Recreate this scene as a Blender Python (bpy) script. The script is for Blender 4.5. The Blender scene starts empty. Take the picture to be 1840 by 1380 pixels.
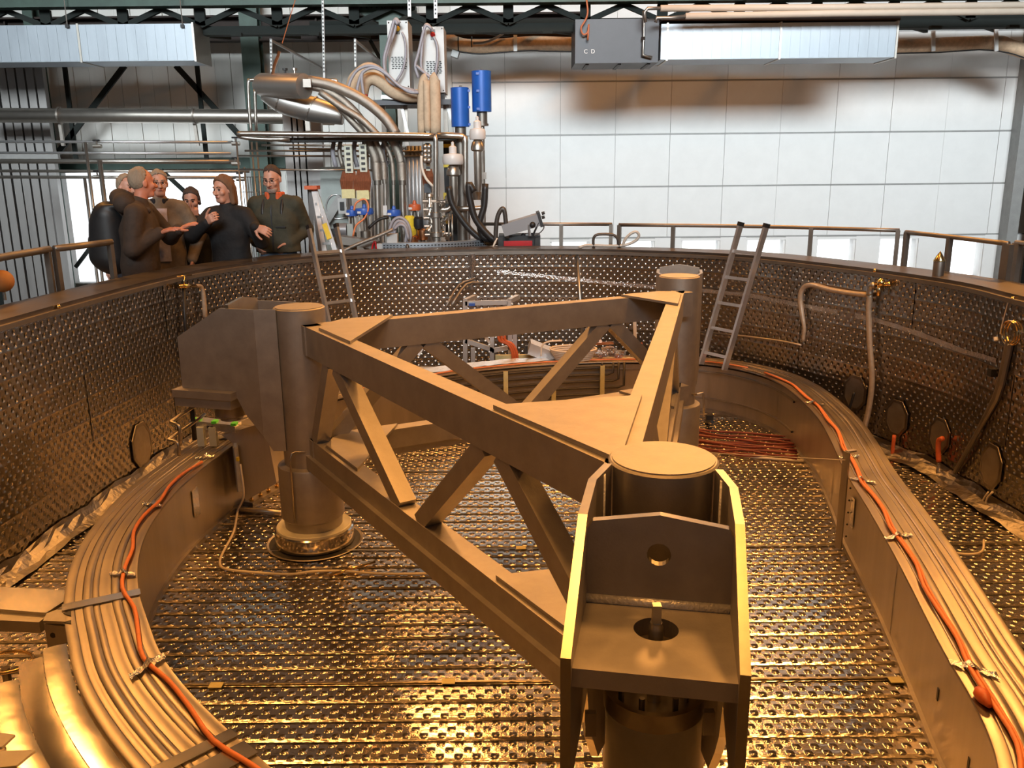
import bpy, math, random
import numpy as np
from mathutils import Vector, Matrix
random.seed(7); rng = np.random.default_rng(7)
C = bpy.context.scene.collection
S = bpy.context.scene
PI = math.pi
# ------------------------------------------------------------------ camera
F_PX, IW, IH = 1540.0, 1840.0, 1380.0
CAM_Z = 2.65                      # camera height above the vat floor (z = 0)
PITCH = math.atan(385 / F_PX); ROLL = 0.010
_f = np.array([0, math.cos(PITCH), -math.sin(PITCH)]); _u = np.array([0, math.sin(PITCH), math.cos(PITCH)]); _r = np.array([1., 0, 0])
_c, _s = math.cos(ROLL), math.sin(ROLL)
CR = _c * _r - _s * _u; CU = _s * _r + _c * _u
cam_d = bpy.data.cameras.new('camera'); cam = bpy.data.objects.new('camera', cam_d); C.objects.link(cam)
cam_d.sensor_width = 36; cam_d.lens = F_PX / IW * 36; cam_d.clip_end = 200; cam_d.clip_start = .05
M = Matrix.Identity(4)
for i in range(3):
    M[i][0], M[i][1], M[i][2] = CR[i], CU[i], -_f[i]
M[2][3] = CAM_Z
cam.matrix_world = M
S.camera = cam
def ray(x, y):
    return _f + CR * (x - IW / 2) / F_PX - CU * (y - IH / 2) / F_PX
def atz(x, y, z):                 # point of the view ray on the level plane z
    d = ray(x, y); k = (z - CAM_Z) / d[2]; return (d[0] * k, d[1] * k, z)
def aty(x, y, Y):                 # point of the view ray at depth Y
    d = ray(x, y); k = Y / d[1]; return (d[0] * k, Y, CAM_Z + d[2] * k)
# ------------------------------------------------------------------ world, light, exposure
S.view_settings.view_transform = 'Standard'; S.view_settings.look = 'None'
S.view_settings.exposure = 0.0; S.view_settings.gamma = 1.0; S.view_settings.use_curve_mapping = False
W = bpy.data.worlds.new('world'); S.world = W; W.use_nodes = True
wn = W.node_tree.nodes; bg = wn['Background']
bg.inputs[0].default_value = (.92, .96, 1.0, 1); bg.inputs[1].default_value = .125
def area(name, loc, target, sx, sy, power, col, spread=180):
    d = bpy.data.lights.new(name, 'AREA'); d.shape = 'RECTANGLE'; d.size = sx; d.size_y = sy
    d.energy = power; d.color = col; d.spread = math.radians(spread)
    o = bpy.data.objects.new(name, d); C.objects.link(o); o.location = loc
    v = Vector(target) - Vector(loc); o.rotation_euler = v.to_track_quat('-Z', 'Y').to_euler(); return o
# assumed daylight on the end wall: area light added behind the camera, no windows
area('assumed_daylight', (1.0, -7.0, 11.5), (1.0, 16.7, 5.1), 26, 7.0, 1300, (.88, .96, 1.0), 35)
# assumed sodium lamps, none in view, as area lights under the roof; the two far ones are tilted onto the vat; the last three are added for floor glints and a warmer end wall
for (x, y, p, tx, ty, sp) in [(-3.2, 3.4, 90, -3.0, 3.6, 140), (3.4, 5.2, 255, 2.6, 5.2, 140), (.1, 2.3, 125, .1, 2.6, 130), (-7.6, 11.6, 85, -1.5, 4.0, 100), (8.8, 13.0, 120, 1.5, 4.5, 90), (3.2, 14.2, 95, 1.0, 4.0, 85), (-1.6, 14.0, 65, -.5, 4.5, 85), (1.5, 10.8, 165, 1.5, 11.4, 172)]:
    area('assumed_warm_lamp', (x, y, 8.3), (tx, ty, 0), 1.1, 1.1, p, (1.0, .425, .095), sp)
# ------------------------------------------------------------------ materials
MATS = {}
def mat(name, col, metal=0., rough=.5, noise=0., nscale=8., stretch=None, bump=0., bscale=60., emit=0., rvar=0., alpha=None, trans=0., uv=False):
    m = bpy.data.materials.new(name); m.use_nodes = True; nt = m.node_tree; N = nt.nodes; L = nt.links
    b = N['Principled BSDF']; b.inputs['Base Color'].default_value = (*col, 1); b.inputs['Metallic'].default_value = metal
    b.inputs['Roughness'].default_value = rough
    if emit: b.inputs['Emission Color'].default_value = (*col, 1); b.inputs['Emission Strength'].default_value = emit
    if trans: b.inputs['Transmission Weight'].default_value = trans
    tc = N.new('ShaderNodeTexCoord'); src = tc.outputs['UV' if uv else 'Object']
    if stretch:
        mp = N.new('ShaderNodeMapping'); mp.inputs['Scale'].default_value = stretch; L.new(src, mp.inputs[0]); src = mp.outputs[0]
    if noise or rvar:
        n = N.new('ShaderNodeTexNoise'); n.inputs['Scale'].default_value = nscale; n.inputs['Detail'].default_value = 6; n.inputs['Roughness'].default_value = .65
        L.new(src, n.inputs['Vector'])
        if noise:
            r = N.new('ShaderNodeValToRGB'); r.color_ramp.elements[0].position = .3; r.color_ramp.elements[1].position = .7
            r.color_ramp.elements[0].color = (*[max(0, c * (1 - noise)) for c in col], 1); r.color_ramp.elements[1].color = (*[min(1, c * (1 + noise)) for c in col], 1)
            L.new(n.outputs['Fac'], r.inputs[0]); L.new(r.outputs[0], b.inputs['Base Color'])
        if rvar:
            mr = N.new('ShaderNodeMapRange'); mr.inputs['To Min'].default_value = max(.02, rough - rvar); mr.inputs['To Max'].default_value = rough + rvar
            L.new(n.outputs['Fac'], mr.inputs[0]); L.new(mr.outputs[0], b.inputs['Roughness'])
    if bump:
        n2 = N.new('ShaderNodeTexNoise'); n2.inputs['Scale'].default_value = bscale; n2.inputs['Detail'].default_value = 4; L.new(src, n2.inputs['Vector'])
        bp = N.new('ShaderNodeBump'); bp.inputs['Strength'].default_value = bump; bp.inputs['Distance'].default_value = .01
        L.new(n2.outputs['Fac'], bp.inputs['Height']); L.new(bp.outputs[0], b.inputs['Normal'])
    MATS[name] = m; return m
def dimple_mat(name, col, rough, pu, pv, band, dist, strength, rowph=0., crease=.25):
    """embossed foil: staggered dimples between creases, relief only; UV is in metres"""
    m = mat(name, col, 1.0, rough); nt = m.node_tree; N = nt.nodes; L = nt.links; b = N['Principled BSDF']
    tc = [n for n in N if n.type == 'TEX_COORD'][0]
    wob = N.new('ShaderNodeTexNoise'); wob.inputs['Scale'].default_value = 3.0; L.new(tc.outputs['UV'], wob.inputs['Vector'])
    sx = N.new('ShaderNodeSeparateXYZ'); L.new(tc.outputs['UV'], sx.inputs[0])
    def mth(op, a, c=None, d=None):
        n = N.new('ShaderNodeMath'); n.operation = op
        for i, v in enumerate((a, c, d)):
            if v is None: continue
            if isinstance(v, (int, float)): n.inputs[i].default_value = v
            else: L.new(v, n.inputs[i])
        return n.outputs[0]
    u = mth('MULTIPLY_ADD', wob.outputs['Fac'], .02, sx.outputs[0])
    v = sx.outputs[1]
    vl = mth('MULTIPLY', mth('FRACT', mth('DIVIDE', v, band)), band)
    cu = mth('COSINE', mth('MULTIPLY', u, 2 * PI / pu)); cv = mth('COSINE', mth('MULTIPLY', mth('SUBTRACT', vl, rowph * band), 2 * PI / (pv * band)))
    d = mth('POWER', mth('MAXIMUM', mth('MULTIPLY', cu, cv), 0.), 1.5)
    vb = mth('ABSOLUTE', mth('SUBTRACT', mth('FRACT', mth('DIVIDE', v, band)), .5))      # .5 at the crease
    cr = mth('SMOOTH_MIN', mth('MULTIPLY', mth('SUBTRACT', .5, vb), 7.), 1., .3)              # 0 at crease
    wn2 = N.new('ShaderNodeTexNoise'); wn2.inputs['Scale'].default_value = 14.; wn2.inputs['Detail'].default_value = 3; L.new(tc.outputs['UV'], wn2.inputs['Vector'])
    h = mth('ADD', mth('MULTIPLY', mth('MULTIPLY', d, cr), 1.0), mth('MULTIPLY_ADD', wn2.outputs['Fac'], .35, mth('MULTIPLY', cr, crease)))
    bp = N.new('ShaderNodeBump'); bp.inputs['Strength'].default_value = strength; bp.inputs['Distance'].default_value = dist
    L.new(h, bp.inputs['Height']); L.new(bp.outputs[0], b.inputs['Normal'])
    n = N.new('ShaderNodeTexNoise'); n.inputs['Scale'].default_value = 2.2; n.inputs['Detail'].default_value = 5; L.new(tc.outputs['UV'], n.inputs['Vector'])
    mr = N.new('ShaderNodeMapRange'); mr.inputs['To Min'].default_value = rough * .7; mr.inputs['To Max'].default_value = rough * 1.4
    L.new(n.outputs['Fac'], mr.inputs[0]); L.new(mr.outputs[0], b.inputs['Roughness'])
    return m
mat('steel', (.40, .37, .335), .8, .52, .10, 9., bump=.06, bscale=140, rvar=.06)
mat('steel_cut', (.40, .36, .28), 1.0, .30, .06, 30., rvar=.05)
mat('steel_dark', (.33, .30, .27), .9, .45, .15, 10., rvar=.08)
mat('foil', (.66, .62, .56), 1.0, .22, .06, 5., rvar=.10, bump=.05, bscale=9)
mat('cover', (.34, .30, .255), 1.0, .36, .10, 4., rvar=.10)
mat('inner_sheet', (.46, .42, .37), .9, .42, .12, 6., stretch=(1, 1, .15), rvar=.08)
mat('flange', (.24, .22, .195), .9, .46, .12, 6., rvar=.1)
mat('tube', (.46, .43, .385), .95, .36, .06, 8., rvar=.05)
mat('weld', (.82, .81, .79), .5, .4, .15, 90., bump=.4, bscale=90)
dimple_mat('lining', (.36, .335, .305), .24, .085, .48, .186, .0080, 1.0, .14)
dimple_mat('floor_foil', (.54, .49, .42), .19, .086, .60, .154, .0115, 1.0, .21)
mat('wall_white', (.80, .80, .785), 0, .55, .03, 3., bump=.02, bscale=30)
mat('wall_old', (.68, .67, .63), 0, .6, .08, 2., stretch=(1, 1, .1))
mat('seal', (.30, .30, .29), .2, .5, .1)
mat('daylight', (.93, .97, 1.0), emit=1.15)
mat('concrete', (.30, .29, .27), 0, .8, .2, 3.)
mat('green_steel', (.034, .066, .050), .1, .5, .2, 5.)
mat('green_dark', (.008, .012, .010), 0, .85, .2, 5.)
mat('rust_dark', (.022, .012, .008), .1, .7, .3, 5.)
mat('black', (.012, .012, .013), 0, .5, .2, 20.)
mat('brass', (.80, .56, .25), 1.0, .2, .06, 10.)
mat('copper', (.72, .34, .17), 1.0, .3, .15, 10.)
mat('galv', (.34, .38, .42), .6, .42, .10, 3.5, stretch=(1, 1, .2), rvar=.1)
mat('dark_box', (.050, .053, .062), .1, .45, .06, 6.)
mat('orange', (.70, .22, .085), 0, .5, .12, 30.)
mat('tape', (.60, .58, .55), .9, .3, .1, 20., bump=.8, bscale=60)
mat('alu', (.74, .74, .74), .9, .3, .06, 20., rvar=.06)
# ------------------------------------------------------------------ mesh building
class MB:
    def __init__(s): s.v = []; s.f = []; s.uv = None
    def add(s, vs, fs):
        o = len(s.v); s.v += [tuple(map(float, p)) for p in vs]; s.f += [tuple(i + o for i in f) for f in fs]; return s
    def prism(s, poly, n, t):      # planar polygon (3-D points), extruded along vector n*t
        n = np.array(n, float); P = [np.array(p, float) for p in poly]; k = len(P)
        return s.add(P + [p + n * t for p in P], [tuple(range(k))[::-1], tuple(range(k, 2 * k))] + [(i, (i + 1) % k, (i + 1) % k + k, i + k) for i in range(k)])
    def bar(s, a, b, w, h, up=(0, 0, 1)):   # box bar a->b, w sideways, h along up; centred
        a = np.array(a, float); b = np.array(b, float); d = b - a; d /= np.linalg.norm(d); up = np.array(up, float)
        x = np.cross(d, up); x /= np.linalg.norm(x); z = np.cross(x, d)
        q = [x * sx * w / 2 + z * sz * h / 2 for sx, sz in ((-1, -1), (1, -1), (1, 1), (-1, 1))]
        return s.add([a + i for i in q] + [b + i for i in q], [(3, 2, 1, 0), (4, 5, 6, 7)] + [(i, (i + 1) % 4, (i + 1) % 4 + 4, i + 4) for i in range(4)])
    def box(s, c, d, rz=0.):
        c = np.array(c, float); a = np.array([math.cos(rz), math.sin(rz), 0]) * d[0] / 2
        return s.bar(c - a, c + a, d[1], d[2])
    def tube(s, pts, r, n=8, smooth=0, cap=True):
        P = [np.array(p, float) for p in pts]
        if smooth: P = [np.array(p) for p in spline(P, smooth)]
        k = len(P); R = r if hasattr(r, '__len__') else [r] * k
        if len(R) != k: R = np.interp(np.linspace(0, 1, k), np.linspace(0, 1, len(R)), R)
        t0 = P[1] - P[0]; t0 /= np.linalg.norm(t0); nrm = np.cross(t0, (0, 0, 1) if abs(t0[2]) < .9 else (1, 0, 0)); nrm /= np.linalg.norm(nrm)
        vs = []
        for i, p in enumerate(P):
            t = P[min(i + 1, k - 1)] - P[max(i - 1, 0)]; t /= (np.linalg.norm(t) + 1e-9)
            nrm = nrm - t * (nrm @ t); nrm /= np.linalg.norm(nrm); bn = np.cross(t, nrm)
            vs += [p + R[i] * (math.cos(a) * nrm + math.sin(a) * bn) for a in np.arange(n) * 2 * PI / n]
        fs = [(i * n + j, i * n + (j + 1) % n, (i + 1) * n + (j + 1) % n, (i + 1) * n + j) for i in range(k - 1) for j in range(n)]
        if cap: fs += [tuple(range(n))[::-1], tuple(range((k - 1) * n, k * n))]
        return s.add(vs, fs)
    def cyl(s, a, b, r, n=16): return s.tube([a, b], r, n)
    def lathe(s, c, prof, n=32, axis=(0, 0, 1)):   # prof: (r, h) pairs; closed when it starts/ends at r=0
        ax = np.array(axis, float); ax /= np.linalg.norm(ax); x = np.cross(ax, (0, 1, 0) if abs(ax[1]) < .9 else (1, 0, 0)); x /= np.linalg.norm(x); y = np.cross(ax, x)
        c = np.array(c, float); vs = []; k = len(prof)
        for r, h in prof: vs += [c + ax * h + max(r, 1e-4) * (math.cos(a) * x + math.sin(a) * y) for a in np.arange(n) * 2 * PI / n]
        fs = [(i * n + j, i * n + (j + 1) % n, (i + 1) * n + (j + 1) % n, (i + 1) * n + j) for i in range(k - 1) for j in range(n)]
        return s.add(vs, fs)
    def ball(s, c, r, n=10): return s.lathe(c, [(math.sin(a) * r, -math.cos(a) * r) for a in np.linspace(0, PI, n // 2 + 2)], n)
    def sheet(s, rows, close=False):      # grid of points
        k = len(rows[0]); vs = [p for r in rows for p in r]; m = len(rows)
        return s.add(vs, [(i * k + j, i * k + j + 1, (i + 1) * k + j + 1, (i + 1) * k + j) for i in range(m - 1) for j in range(k - 1)] + ([(i * k + k - 1, i * k, (i + 1) * k, (i + 1) * k + k - 1) for i in range(m - 1)] if close else []))
    def build(s, name, m, parent=None, smooth=None, uvs=None):
        me = bpy.data.meshes.new(name); me.from_pydata(s.v, [], s.f); me.materials.append(MATS[m] if isinstance(m, str) else m)
        if uvs is not None:
            ul = me.uv_layers.new(); li = np.zeros(len(me.loops), int); me.loops.foreach_get('vertex_index', li)
            ul.data.foreach_set('uv', np.array(uvs, float)[li].ravel())
        if smooth:
            me.polygons.foreach_set('use_smooth', [True] * len(me.polygons))
            if smooth is not True: me.set_sharp_from_angle(angle=math.radians(smooth))
        o = bpy.data.objects.new(name, me); C.objects.link(o)
        if parent is not None:
            o.parent = parent; o.matrix_parent_inverse = Matrix.Translation(-(parent_loc(parent)))
        return o
def parent_loc(p):
    l = Vector(p.location)
    return l if p.parent is None else l
def spline(P, k):
    P = [np.array(p, float) for p in P]; out = []
    Q = [2 * P[0] - P[1]] + P + [2 * P[-1] - P[-2]]
    for i in range(len(P) - 1):
        a, b, c, d = Q[i:i + 4]
        for t in np.arange(k) / k:
            out.append(.5 * ((2 * b) + (c - a) * t + (2 * a - 5 * b + 4 * c - d) * t * t + (3 * b - a - 3 * c + d) * t ** 3))
    return out + [P[-1]]
def loop_spline(P, k):
    n = len(P); P = [np.array(p, float) for p in P]; out = []
    for i in range(n):
        a, b, c, d = P[i - 1], P[i], P[(i + 1) % n], P[(i + 2) % n]
        for t in np.arange(k) / k:
            out.append(.5 * ((2 * b) + (c - a) * t + (2 * a - 5 * b + 4 * c - d) * t * t + (3 * b - a - 3 * c + d) * t ** 3))
    return np.array(out)
def resample(P, n, closed=True):
    P = np.array(P); Q = np.vstack([P, P[:1]]) if closed else P
    s = np.r_[0, np.cumsum(np.linalg.norm(np.diff(Q, axis=0), axis=1))]
    t = np.linspace(0, s[-1], n, endpoint=not closed)
    return np.stack([np.interp(t, s, Q[:, i]) for i in range(Q.shape[1])], 1), s[-1]
def normals2(P):                   # outward normals of a closed clockwise/ccw loop
    t = np.roll(P, -1, 0) - np.roll(P, 1, 0); t /= np.linalg.norm(t, axis=1)[:, None]
    n = np.stack([t[:, 1], -t[:, 0]], 1)
    c = P.mean(0)
    if ((P - c) * n).sum() < 0: n = -n
    return n
def tag(o, label, cat, group=None):
    o['label'] = label; o['category'] = cat
    if group: o['group'] = group
    return o
def thing(name, loc, label, cat, group=None):
    o = bpy.data.objects.new(name, None); C.objects.link(o); o.location = loc; o.empty_display_size = .1
    return tag(o, label, cat, group)
def struct(o): o['kind'] = 'structure'; return o
def one(name, mb, m, label, cat, group=None, smooth=None): return tag(mb.build(name, m, None, smooth), label, cat, group)
def copy_tree(o, parent=None):
    c = o.copy(); C.objects.link(c)
    if parent is not None: c.parent = parent
    for ch in o.children: copy_tree(ch, c)
    return c
# ================================================================== the hall
WY = 16.7
ZF_HALL = -.12
fl = struct(MB().box((0, 8, ZF_HALL - .05), (60, 40, .1)).build('floor', 'concrete'))
def P(pts, Y):                    # picture points -> points standing at depth Y (one value or one per point)
    Ys = Y if hasattr(Y, '__len__') else [Y] * len(pts)
    return [np.array(aty(x, y, d)) for (x, y), d in zip(pts, Ys)]
def pbar(mb, a, b, Y, w, h, up=(0, 0, 1)):
    p, q = P([a, b], Y); d = q - p
    if abs(d[2]) > .95 * np.linalg.norm(d): up = (0, 1, 0)
    return mb.bar(p, q, w, h, up)
def xw(x, y, Y): return aty(x, y, Y)[0]
def zw(x, y, Y): return aty(x, y, Y)[2]
# ---- right part of the end wall: smooth white panels in rows
wall = struct(MB().box((0, WY + .35, 3.5), (44, .1, 8)).build('wall_back', 'wall_old'))
rows_z = [8.2, 6.3, zw(1350, 58, WY), zw(1350, 143.5, WY), zw(1350, 239.5, WY), zw(1350, 333.5, WY), zw(1350, 425, WY)]
XL = xw(815, 250, WY); PWID = 1.028; x0p = xw(1007, 230, WY) - 2 * PWID
for r in range(len(rows_z) - 1):
    for k in range(0, 15):
        a = max(x0p + k * PWID, XL); b = min(x0p + (k + 1) * PWID, xw(1835, 230, WY) - .0)
        if b - a < .05: continue
        t = .02 + .003 * ((k * 7 + r * 3) % 3)
        MB().box(((a + b) / 2, WY - t / 2 + .02, (rows_z[r] + rows_z[r + 1]) / 2), (b - a - .006, t, rows_z[r] - rows_z[r + 1] - .03)).build('panel', 'wall_white', wall)
for z in rows_z[1:]:
    MB().box(((XL + 10.2) / 2, WY + .012, z), (10.2 - XL, .02, .026)).build('panel_rail', 'seal', wall)
MB().box(((XL + 10.2) / 2, WY + .06, 5.5), (10.2 - XL, .04, 6)).build('backing', 'seal', wall)
# lower row with windows
zt_w, zb_w = zw(1350, 431, WY), zw(1350, 500, WY)
wins = [871, 988, 1105, 1222, 1339, 1465, 1577, 1695]
xs = [(xw(x, 455, WY), xw(x + 71, 455, WY)) for x in wins]
edges = [XL] + [v for p in xs for v in p] + [10.0]
for i in range(0, len(edges), 2):
    a, b = edges[i], edges[i + 1]
    MB().box(((a + b) / 2, WY + .02, (rows_z[-1] + ZF_HALL) / 2), (b - a, .06, rows_z[-1] - ZF_HALL - .02)).build('panel', 'wall_white', wall)
for i, (a, b) in enumerate(xs):
    wdw = struct(MB().box(((a + b) / 2, WY + .22, (zt_w + zb_w) / 2), (b - a, .02, zt_w - zb_w)).build('window_%d' % (i + 2), 'daylight'))
    for x in (a + .02, b - .02): MB().box((x, WY + .12, (zt_w + zb_w) / 2), (.04, .2, zt_w - zb_w)).build('window_frame', 'wall_white', wdw)
    MB().box(((a + b) / 2, WY + .02, zt_w + .02), (b - a, .06, .05)).build('lintel', 'wall_white', wall)
    MB().box(((a + b) / 2, WY + .02, (zb_w + ZF_HALL) / 2), (b - a, .06, zb_w - ZF_HALL)).build('sill_panel', 'wall_white', wall)
# right corner post and the dark bay beyond
MB().box((xw(1833, 250, WY - .15), WY - .15, 4), (.20, .3, 9)).build('corner_post', 'seal', wall)
sw = struct(MB().box((xw(1835, 250, WY) + 1.6, WY - .3, 3), (2.8, .1, 9)).build('wall_right', 'green_dark'))
for i in range(5): MB().box((xw(1835, 250, WY) + .35 + .4 * i, WY - .4, 2.2), (.30, .1, 4.0)).build('panel', 'rust_dark' if i % 2 == 0 else 'green_dark', sw)
# ---- left part: old ribbed panels, bright gate opening, columns and bracing
wl = struct(MB().box(((XL - 14) / 2 - .0, WY + .2, 6.0), (XL + 14, .1, 3.2)).build('wall_left', 'wall_old'))
xa = xw(-420, 200, WY); n = 44
gx0, gx1 = xw(118, 400, WY), xw(456, 400, WY); gz0, gz1 = zw(300, 506, WY), zw(300, 309, WY)
for i in range(n):
    a = xa + (XL - xa) * i / n; b = xa + (XL - xa) * (i + 1) / n; c = (a + b) / 2
    zlo = gz1 if gx0 < c < gx1 else ZF_HALL
    MB().box((c, WY + .0 - .012 * (i % 2), (zlo + 5.6) / 2), (b - a - .008, .03, 5.6 - zlo)).build('ribbed_panel', 'wall_old', wl)
win = struct(MB().box(((gx0 + gx1) / 2, WY + .12, (gz0 + gz1) / 2), (gx1 - gx0, .02, gz1 - gz0)).build('window_1', 'daylight'))
for t in (0, 1): MB().box((gx0 + (gx1 - gx0) * t, WY, (gz0 + gz1) / 2), (.14, .2, gz1 - gz0)).build('window_frame', 'seal', win)
MB().box(((gx0 + gx1) / 2, WY - .02, zw(300, 294, WY)), (gx1 - gx0 + 2.2, .2, .20)).build('window_header', 'green_steel', win)
MB().box(((gx0 + gx1) / 2, WY - .02, gz0 - .1), (gx1 - gx0, .2, .2)).build('window_sill', 'seal', win)
# ---- steelwork
def column(px, y0, Y, wpx, z0=None, m='green_steel', label='', name='steel_column', corbel=False):
    x = xw(px, y0, Y); w = wpx * Y / F_PX; zt = 6.4; zb = ZF_HALL if z0 is None else z0
    t = thing(name, (x, Y, zb), label, 'column')
    h = zt - zb
    for s in (-1, 1): MB().box((x, Y + s * .12, zb + h / 2), (w, .025, h)).build('flange', m, t)
    MB().box((x, Y, zb + h / 2), (.02, .22, h)).build('web', m, t)
    if corbel:
        z = zw(710, 12, Y)
        MB().prism([(x - .48, Y - .14, z), (x + .48, Y - .14, z), (x + .48, Y - .14, z - .07), (x + .13, Y - .14, z - .24), (x - .13, Y - .14, z - .24), (x - .48, Y - .14, z - .07)], (0, 1, 0), .28).build('corbel', m, t)
        for i in range(12): MB().ball((x - .44 + .08 * i, Y - .15, z - .035), .014, 6).build('rivet', 'green_dark', t)
    return t
column(458, 150, 16.2, 30, label='dark green steel column on the back wall left of the tilted tank')
column(696, 80, 14.6, 22, label='green steel column with bracket head beside the left white cabinet', corbel=True)
column(86, 250, 16.2, 16, label='green steel column at the left edge of the bright gate opening')
# eaves beam (dark, left) and crane girder (lattice, whole width)
t = thing('eaves_beam', (-4, 16.2, 5), 'dark rust-brown beam under the roof above the left wall', 'beam')
za, zb_ = zw(400, 30, 16.2), zw(400, 73, 16.2)
MB().box((-5.2, 16.35, (za + zb_) / 2), (13.0, .06, za - zb_)).build('web', 'rust_dark', t)
for z in (za, zb_): MB().box((-5.2, 16.25, z), (13.0, .25, .03)).build('flange', 'rust_dark', t)
for i in range(10): MB().box((-10 + i * 1.1, 16.29, (za + zb_) / 2), (.03, .1, za - zb_)).build('stiffener', 'rust_dark', t)
t = thing('crane_girder', (0, 14.2, 5), 'green lattice crane girder running along the top of the hall', 'girder')
GY = 14.2
zt0, zt1, zb0, zb1 = zw(920, -18, GY), zw(920, 7, GY), zw(920, 38, GY), zw(920, 54, GY)
MB().box((0, GY, (zt0 + zt1) / 2), (22, .25, zt0 - zt1)).build('top_boom', 'green_steel', t)
MB().box((0, GY + .3, (zb0 + zb1) / 2), (22, .2, zb0 - zb1)).build('bottom_boom', 'green_dark', t)
MB().box((3.6, GY + 1.6, zw(1300, 40, GY + 1.6)), (14, .2, .14)).build('bottom_boom', 'green_dark', t)
for i in range(17):
    x = -9.6 + i * 1.2
    MB().bar((x, GY + .15, zb0), (x + .6, GY + .15, zt1), .08, .06, (0, 1, 0)).build('lattice_bar', 'green_dark', t)
    MB().bar((x + 1.2, GY + .15, zb0), (x + .6, GY + .15, zt1), .08, .06, (0, 1, 0)).build('lattice_bar', 'green_dark', t)
    MB().box((x, GY + .15, (zb0 + zt1) / 2), (.16, .06, zt1 - zb0)).build('lattice_post', 'green_dark', t)
    MB().bar((x, GY + .3, zb0), (x + 1.2, GY + 1.6, zb0 + .02), .07, .05).build('cross_tie', 'green_dark', t)
    MB().box((x + .6, GY - .02, zb1 - .03), (.16, .1, .05)).build('clip', 'green_dark', t)
# roof deck above
struct(MB().box((0, 6, 12.0), (60, 40, .1)).build('ceiling', mat('roof_deck', (.30, .235, .17), 0, .7, .1, 1.)))
# wall bracing bars
for a, b, w in (((224, 118), (104, 275), 9), ((316, 118), (432, 245), 9), ((116, 118), (137, 288), 7), ((354, 118), (372, 292), 7), ((665, 72), (690, 118), 6), ((290, 306), (345, 356), 7), ((166, 440), (136, 480), 6)):
    pbar(MB(), a, b, 16.0, w * 16 / F_PX, .05, (0, 1, 0)).build('wall_brace', 'green_dark', wl)
u_ = xw(-60, 300, 15.7); v_ = xw(92, 300, 15.7); MB().box(((u_ + v_) / 2, 15.72, 2.2), (v_ - u_, .04, 4.6)).build('duct_gap_shade', 'green_dark', wl)  # dark sheet added behind the ducts so the gaps between them look dark
# ---- left vertical cable ducts
for k, (xt, xb) in enumerate([(-48, -14), (-31, 4), (-14, 22), (4, 40), (20, 57), (37, 74), (54, 93), (71, 109)]):
    a, b = P([(xt, 118), (xb, 530)], 15.5)
    one('cable_duct', MB().bar((a[0], 15.5, a[2]), (a[0], 15.5, ZF_HALL), .128, .12, (0, 1, 0)), 'vertical_duct' if 'vertical_duct' in MATS else mat('vertical_duct', (.33, .32, .31), .5, .45, .12, 3, stretch=(1, 1, .2)), '%s tall grey vertical duct on the far left wall' % ['first and leftmost', 'second from the left', 'third from the left', 'fourth from the left', 'fifth from the left', 'third from the right', 'second from the right', 'rightmost'][k], 'cable duct', 'vertical cable ducts on the left wall')
mb = MB(); a, b = P([(0, 283), (96, 283)], 15.35); mb.box(((a[0] + b[0]) / 2 - .5, 15.35, a[2]), (b[0] - a[0] + 1.2, .08, .12))
one('duct_strap', mb, 'seal', 'grey flat strap crossing the vertical cable ducts on the left', 'strap')
# ---- big horizontal pipe and thin pipes on the left
t = thing('exhaust_pipe', aty(250, 208, 14.6), 'thick shiny horizontal steel pipe on the left below the sheet duct', 'pipe')
MB().tube(P([(-60, 207), (250, 208), (540, 210), (600, 212)], 14.6), .115, 20).build('pipe_run', 'tube', t, True)
for x in (108, 350): MB().tube(P([(x - 1.5, 207.5), (x + 1.5, 207.5)], 14.6), .135, 20).build('clamp_ring', 'steel_dark', t, 30)
for x in (108, 350): pbar(MB(), (x, 222), (x + 6, 262), 14.7, .05, .05).build('pipe_bracket', 'steel_dark', t)
for i, (y, x1, r, lab) in enumerate([(255, 418, .020, 'topmost thin grey pipe of the row above the visitors'), (275, 415, .020, 'second thin grey pipe from the top above the visitors'), (290, 428, .036, 'thicker dull pipe in the row above the visitors'), (307.5, 448, .022, 'thin pipe along the top of the bright gate opening'), (318.5, 428, .024, 'lowest thin pipe crossing the bright gate opening')]):
    pts = P([(-60, y - .5), (x1, y + .5)], 13.2)
    one('thin_pipe', MB().tube(pts, r, 10), 'alu' if i < 2 else 'tube', lab, 'pipe', None, True)
for i, (a, b, lab) in enumerate([((153, 255), (176, 500), 'left upright pole of the pipe rack behind the visitors'), ((179, 288), (196, 500), 'thick upright pole behind the grey haired man'), ((152, 320), (172, 500), 'thin upright pole in front of the bright gate')]):
    p, q = P([a, b], 12.9); one('rack_pole', MB().cyl((p[0], 12.9, p[2]), (p[0], 12.9, ZF_HALL), .022 if i != 1 else .034, 10), 'tube', lab, 'pole', None, True)
for k, x in enumerate((425, 439, 452, 461)):
    p = aty(x, 255 if k != 1 else 300, 12.9)
    one('rack_pole', MB().cyl(p, (p[0], 12.9, ZF_HALL), .014, 8), 'tube', '%s thin upright rod left of the olive jacket man' % ['leftmost', 'second', 'third', 'rightmost'][k], 'pole', 'thin rods left of the olive jacket man', True)
mb = MB()
for k in range(9):
    x = 436 + k * 4.6; p = aty(x, 318, 13.5); mb.cyl(p, (p[0], 13.5, ZF_HALL), .006, 5)
for y in (318, 345, 372): a, b = P([(432, y), (478, y)], 13.5); mb.cyl(a, b, .006, 5)
one('mesh_fence', mb, 'tube', 'wire mesh fence panel behind the olive jacket man', 'fence')
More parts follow.
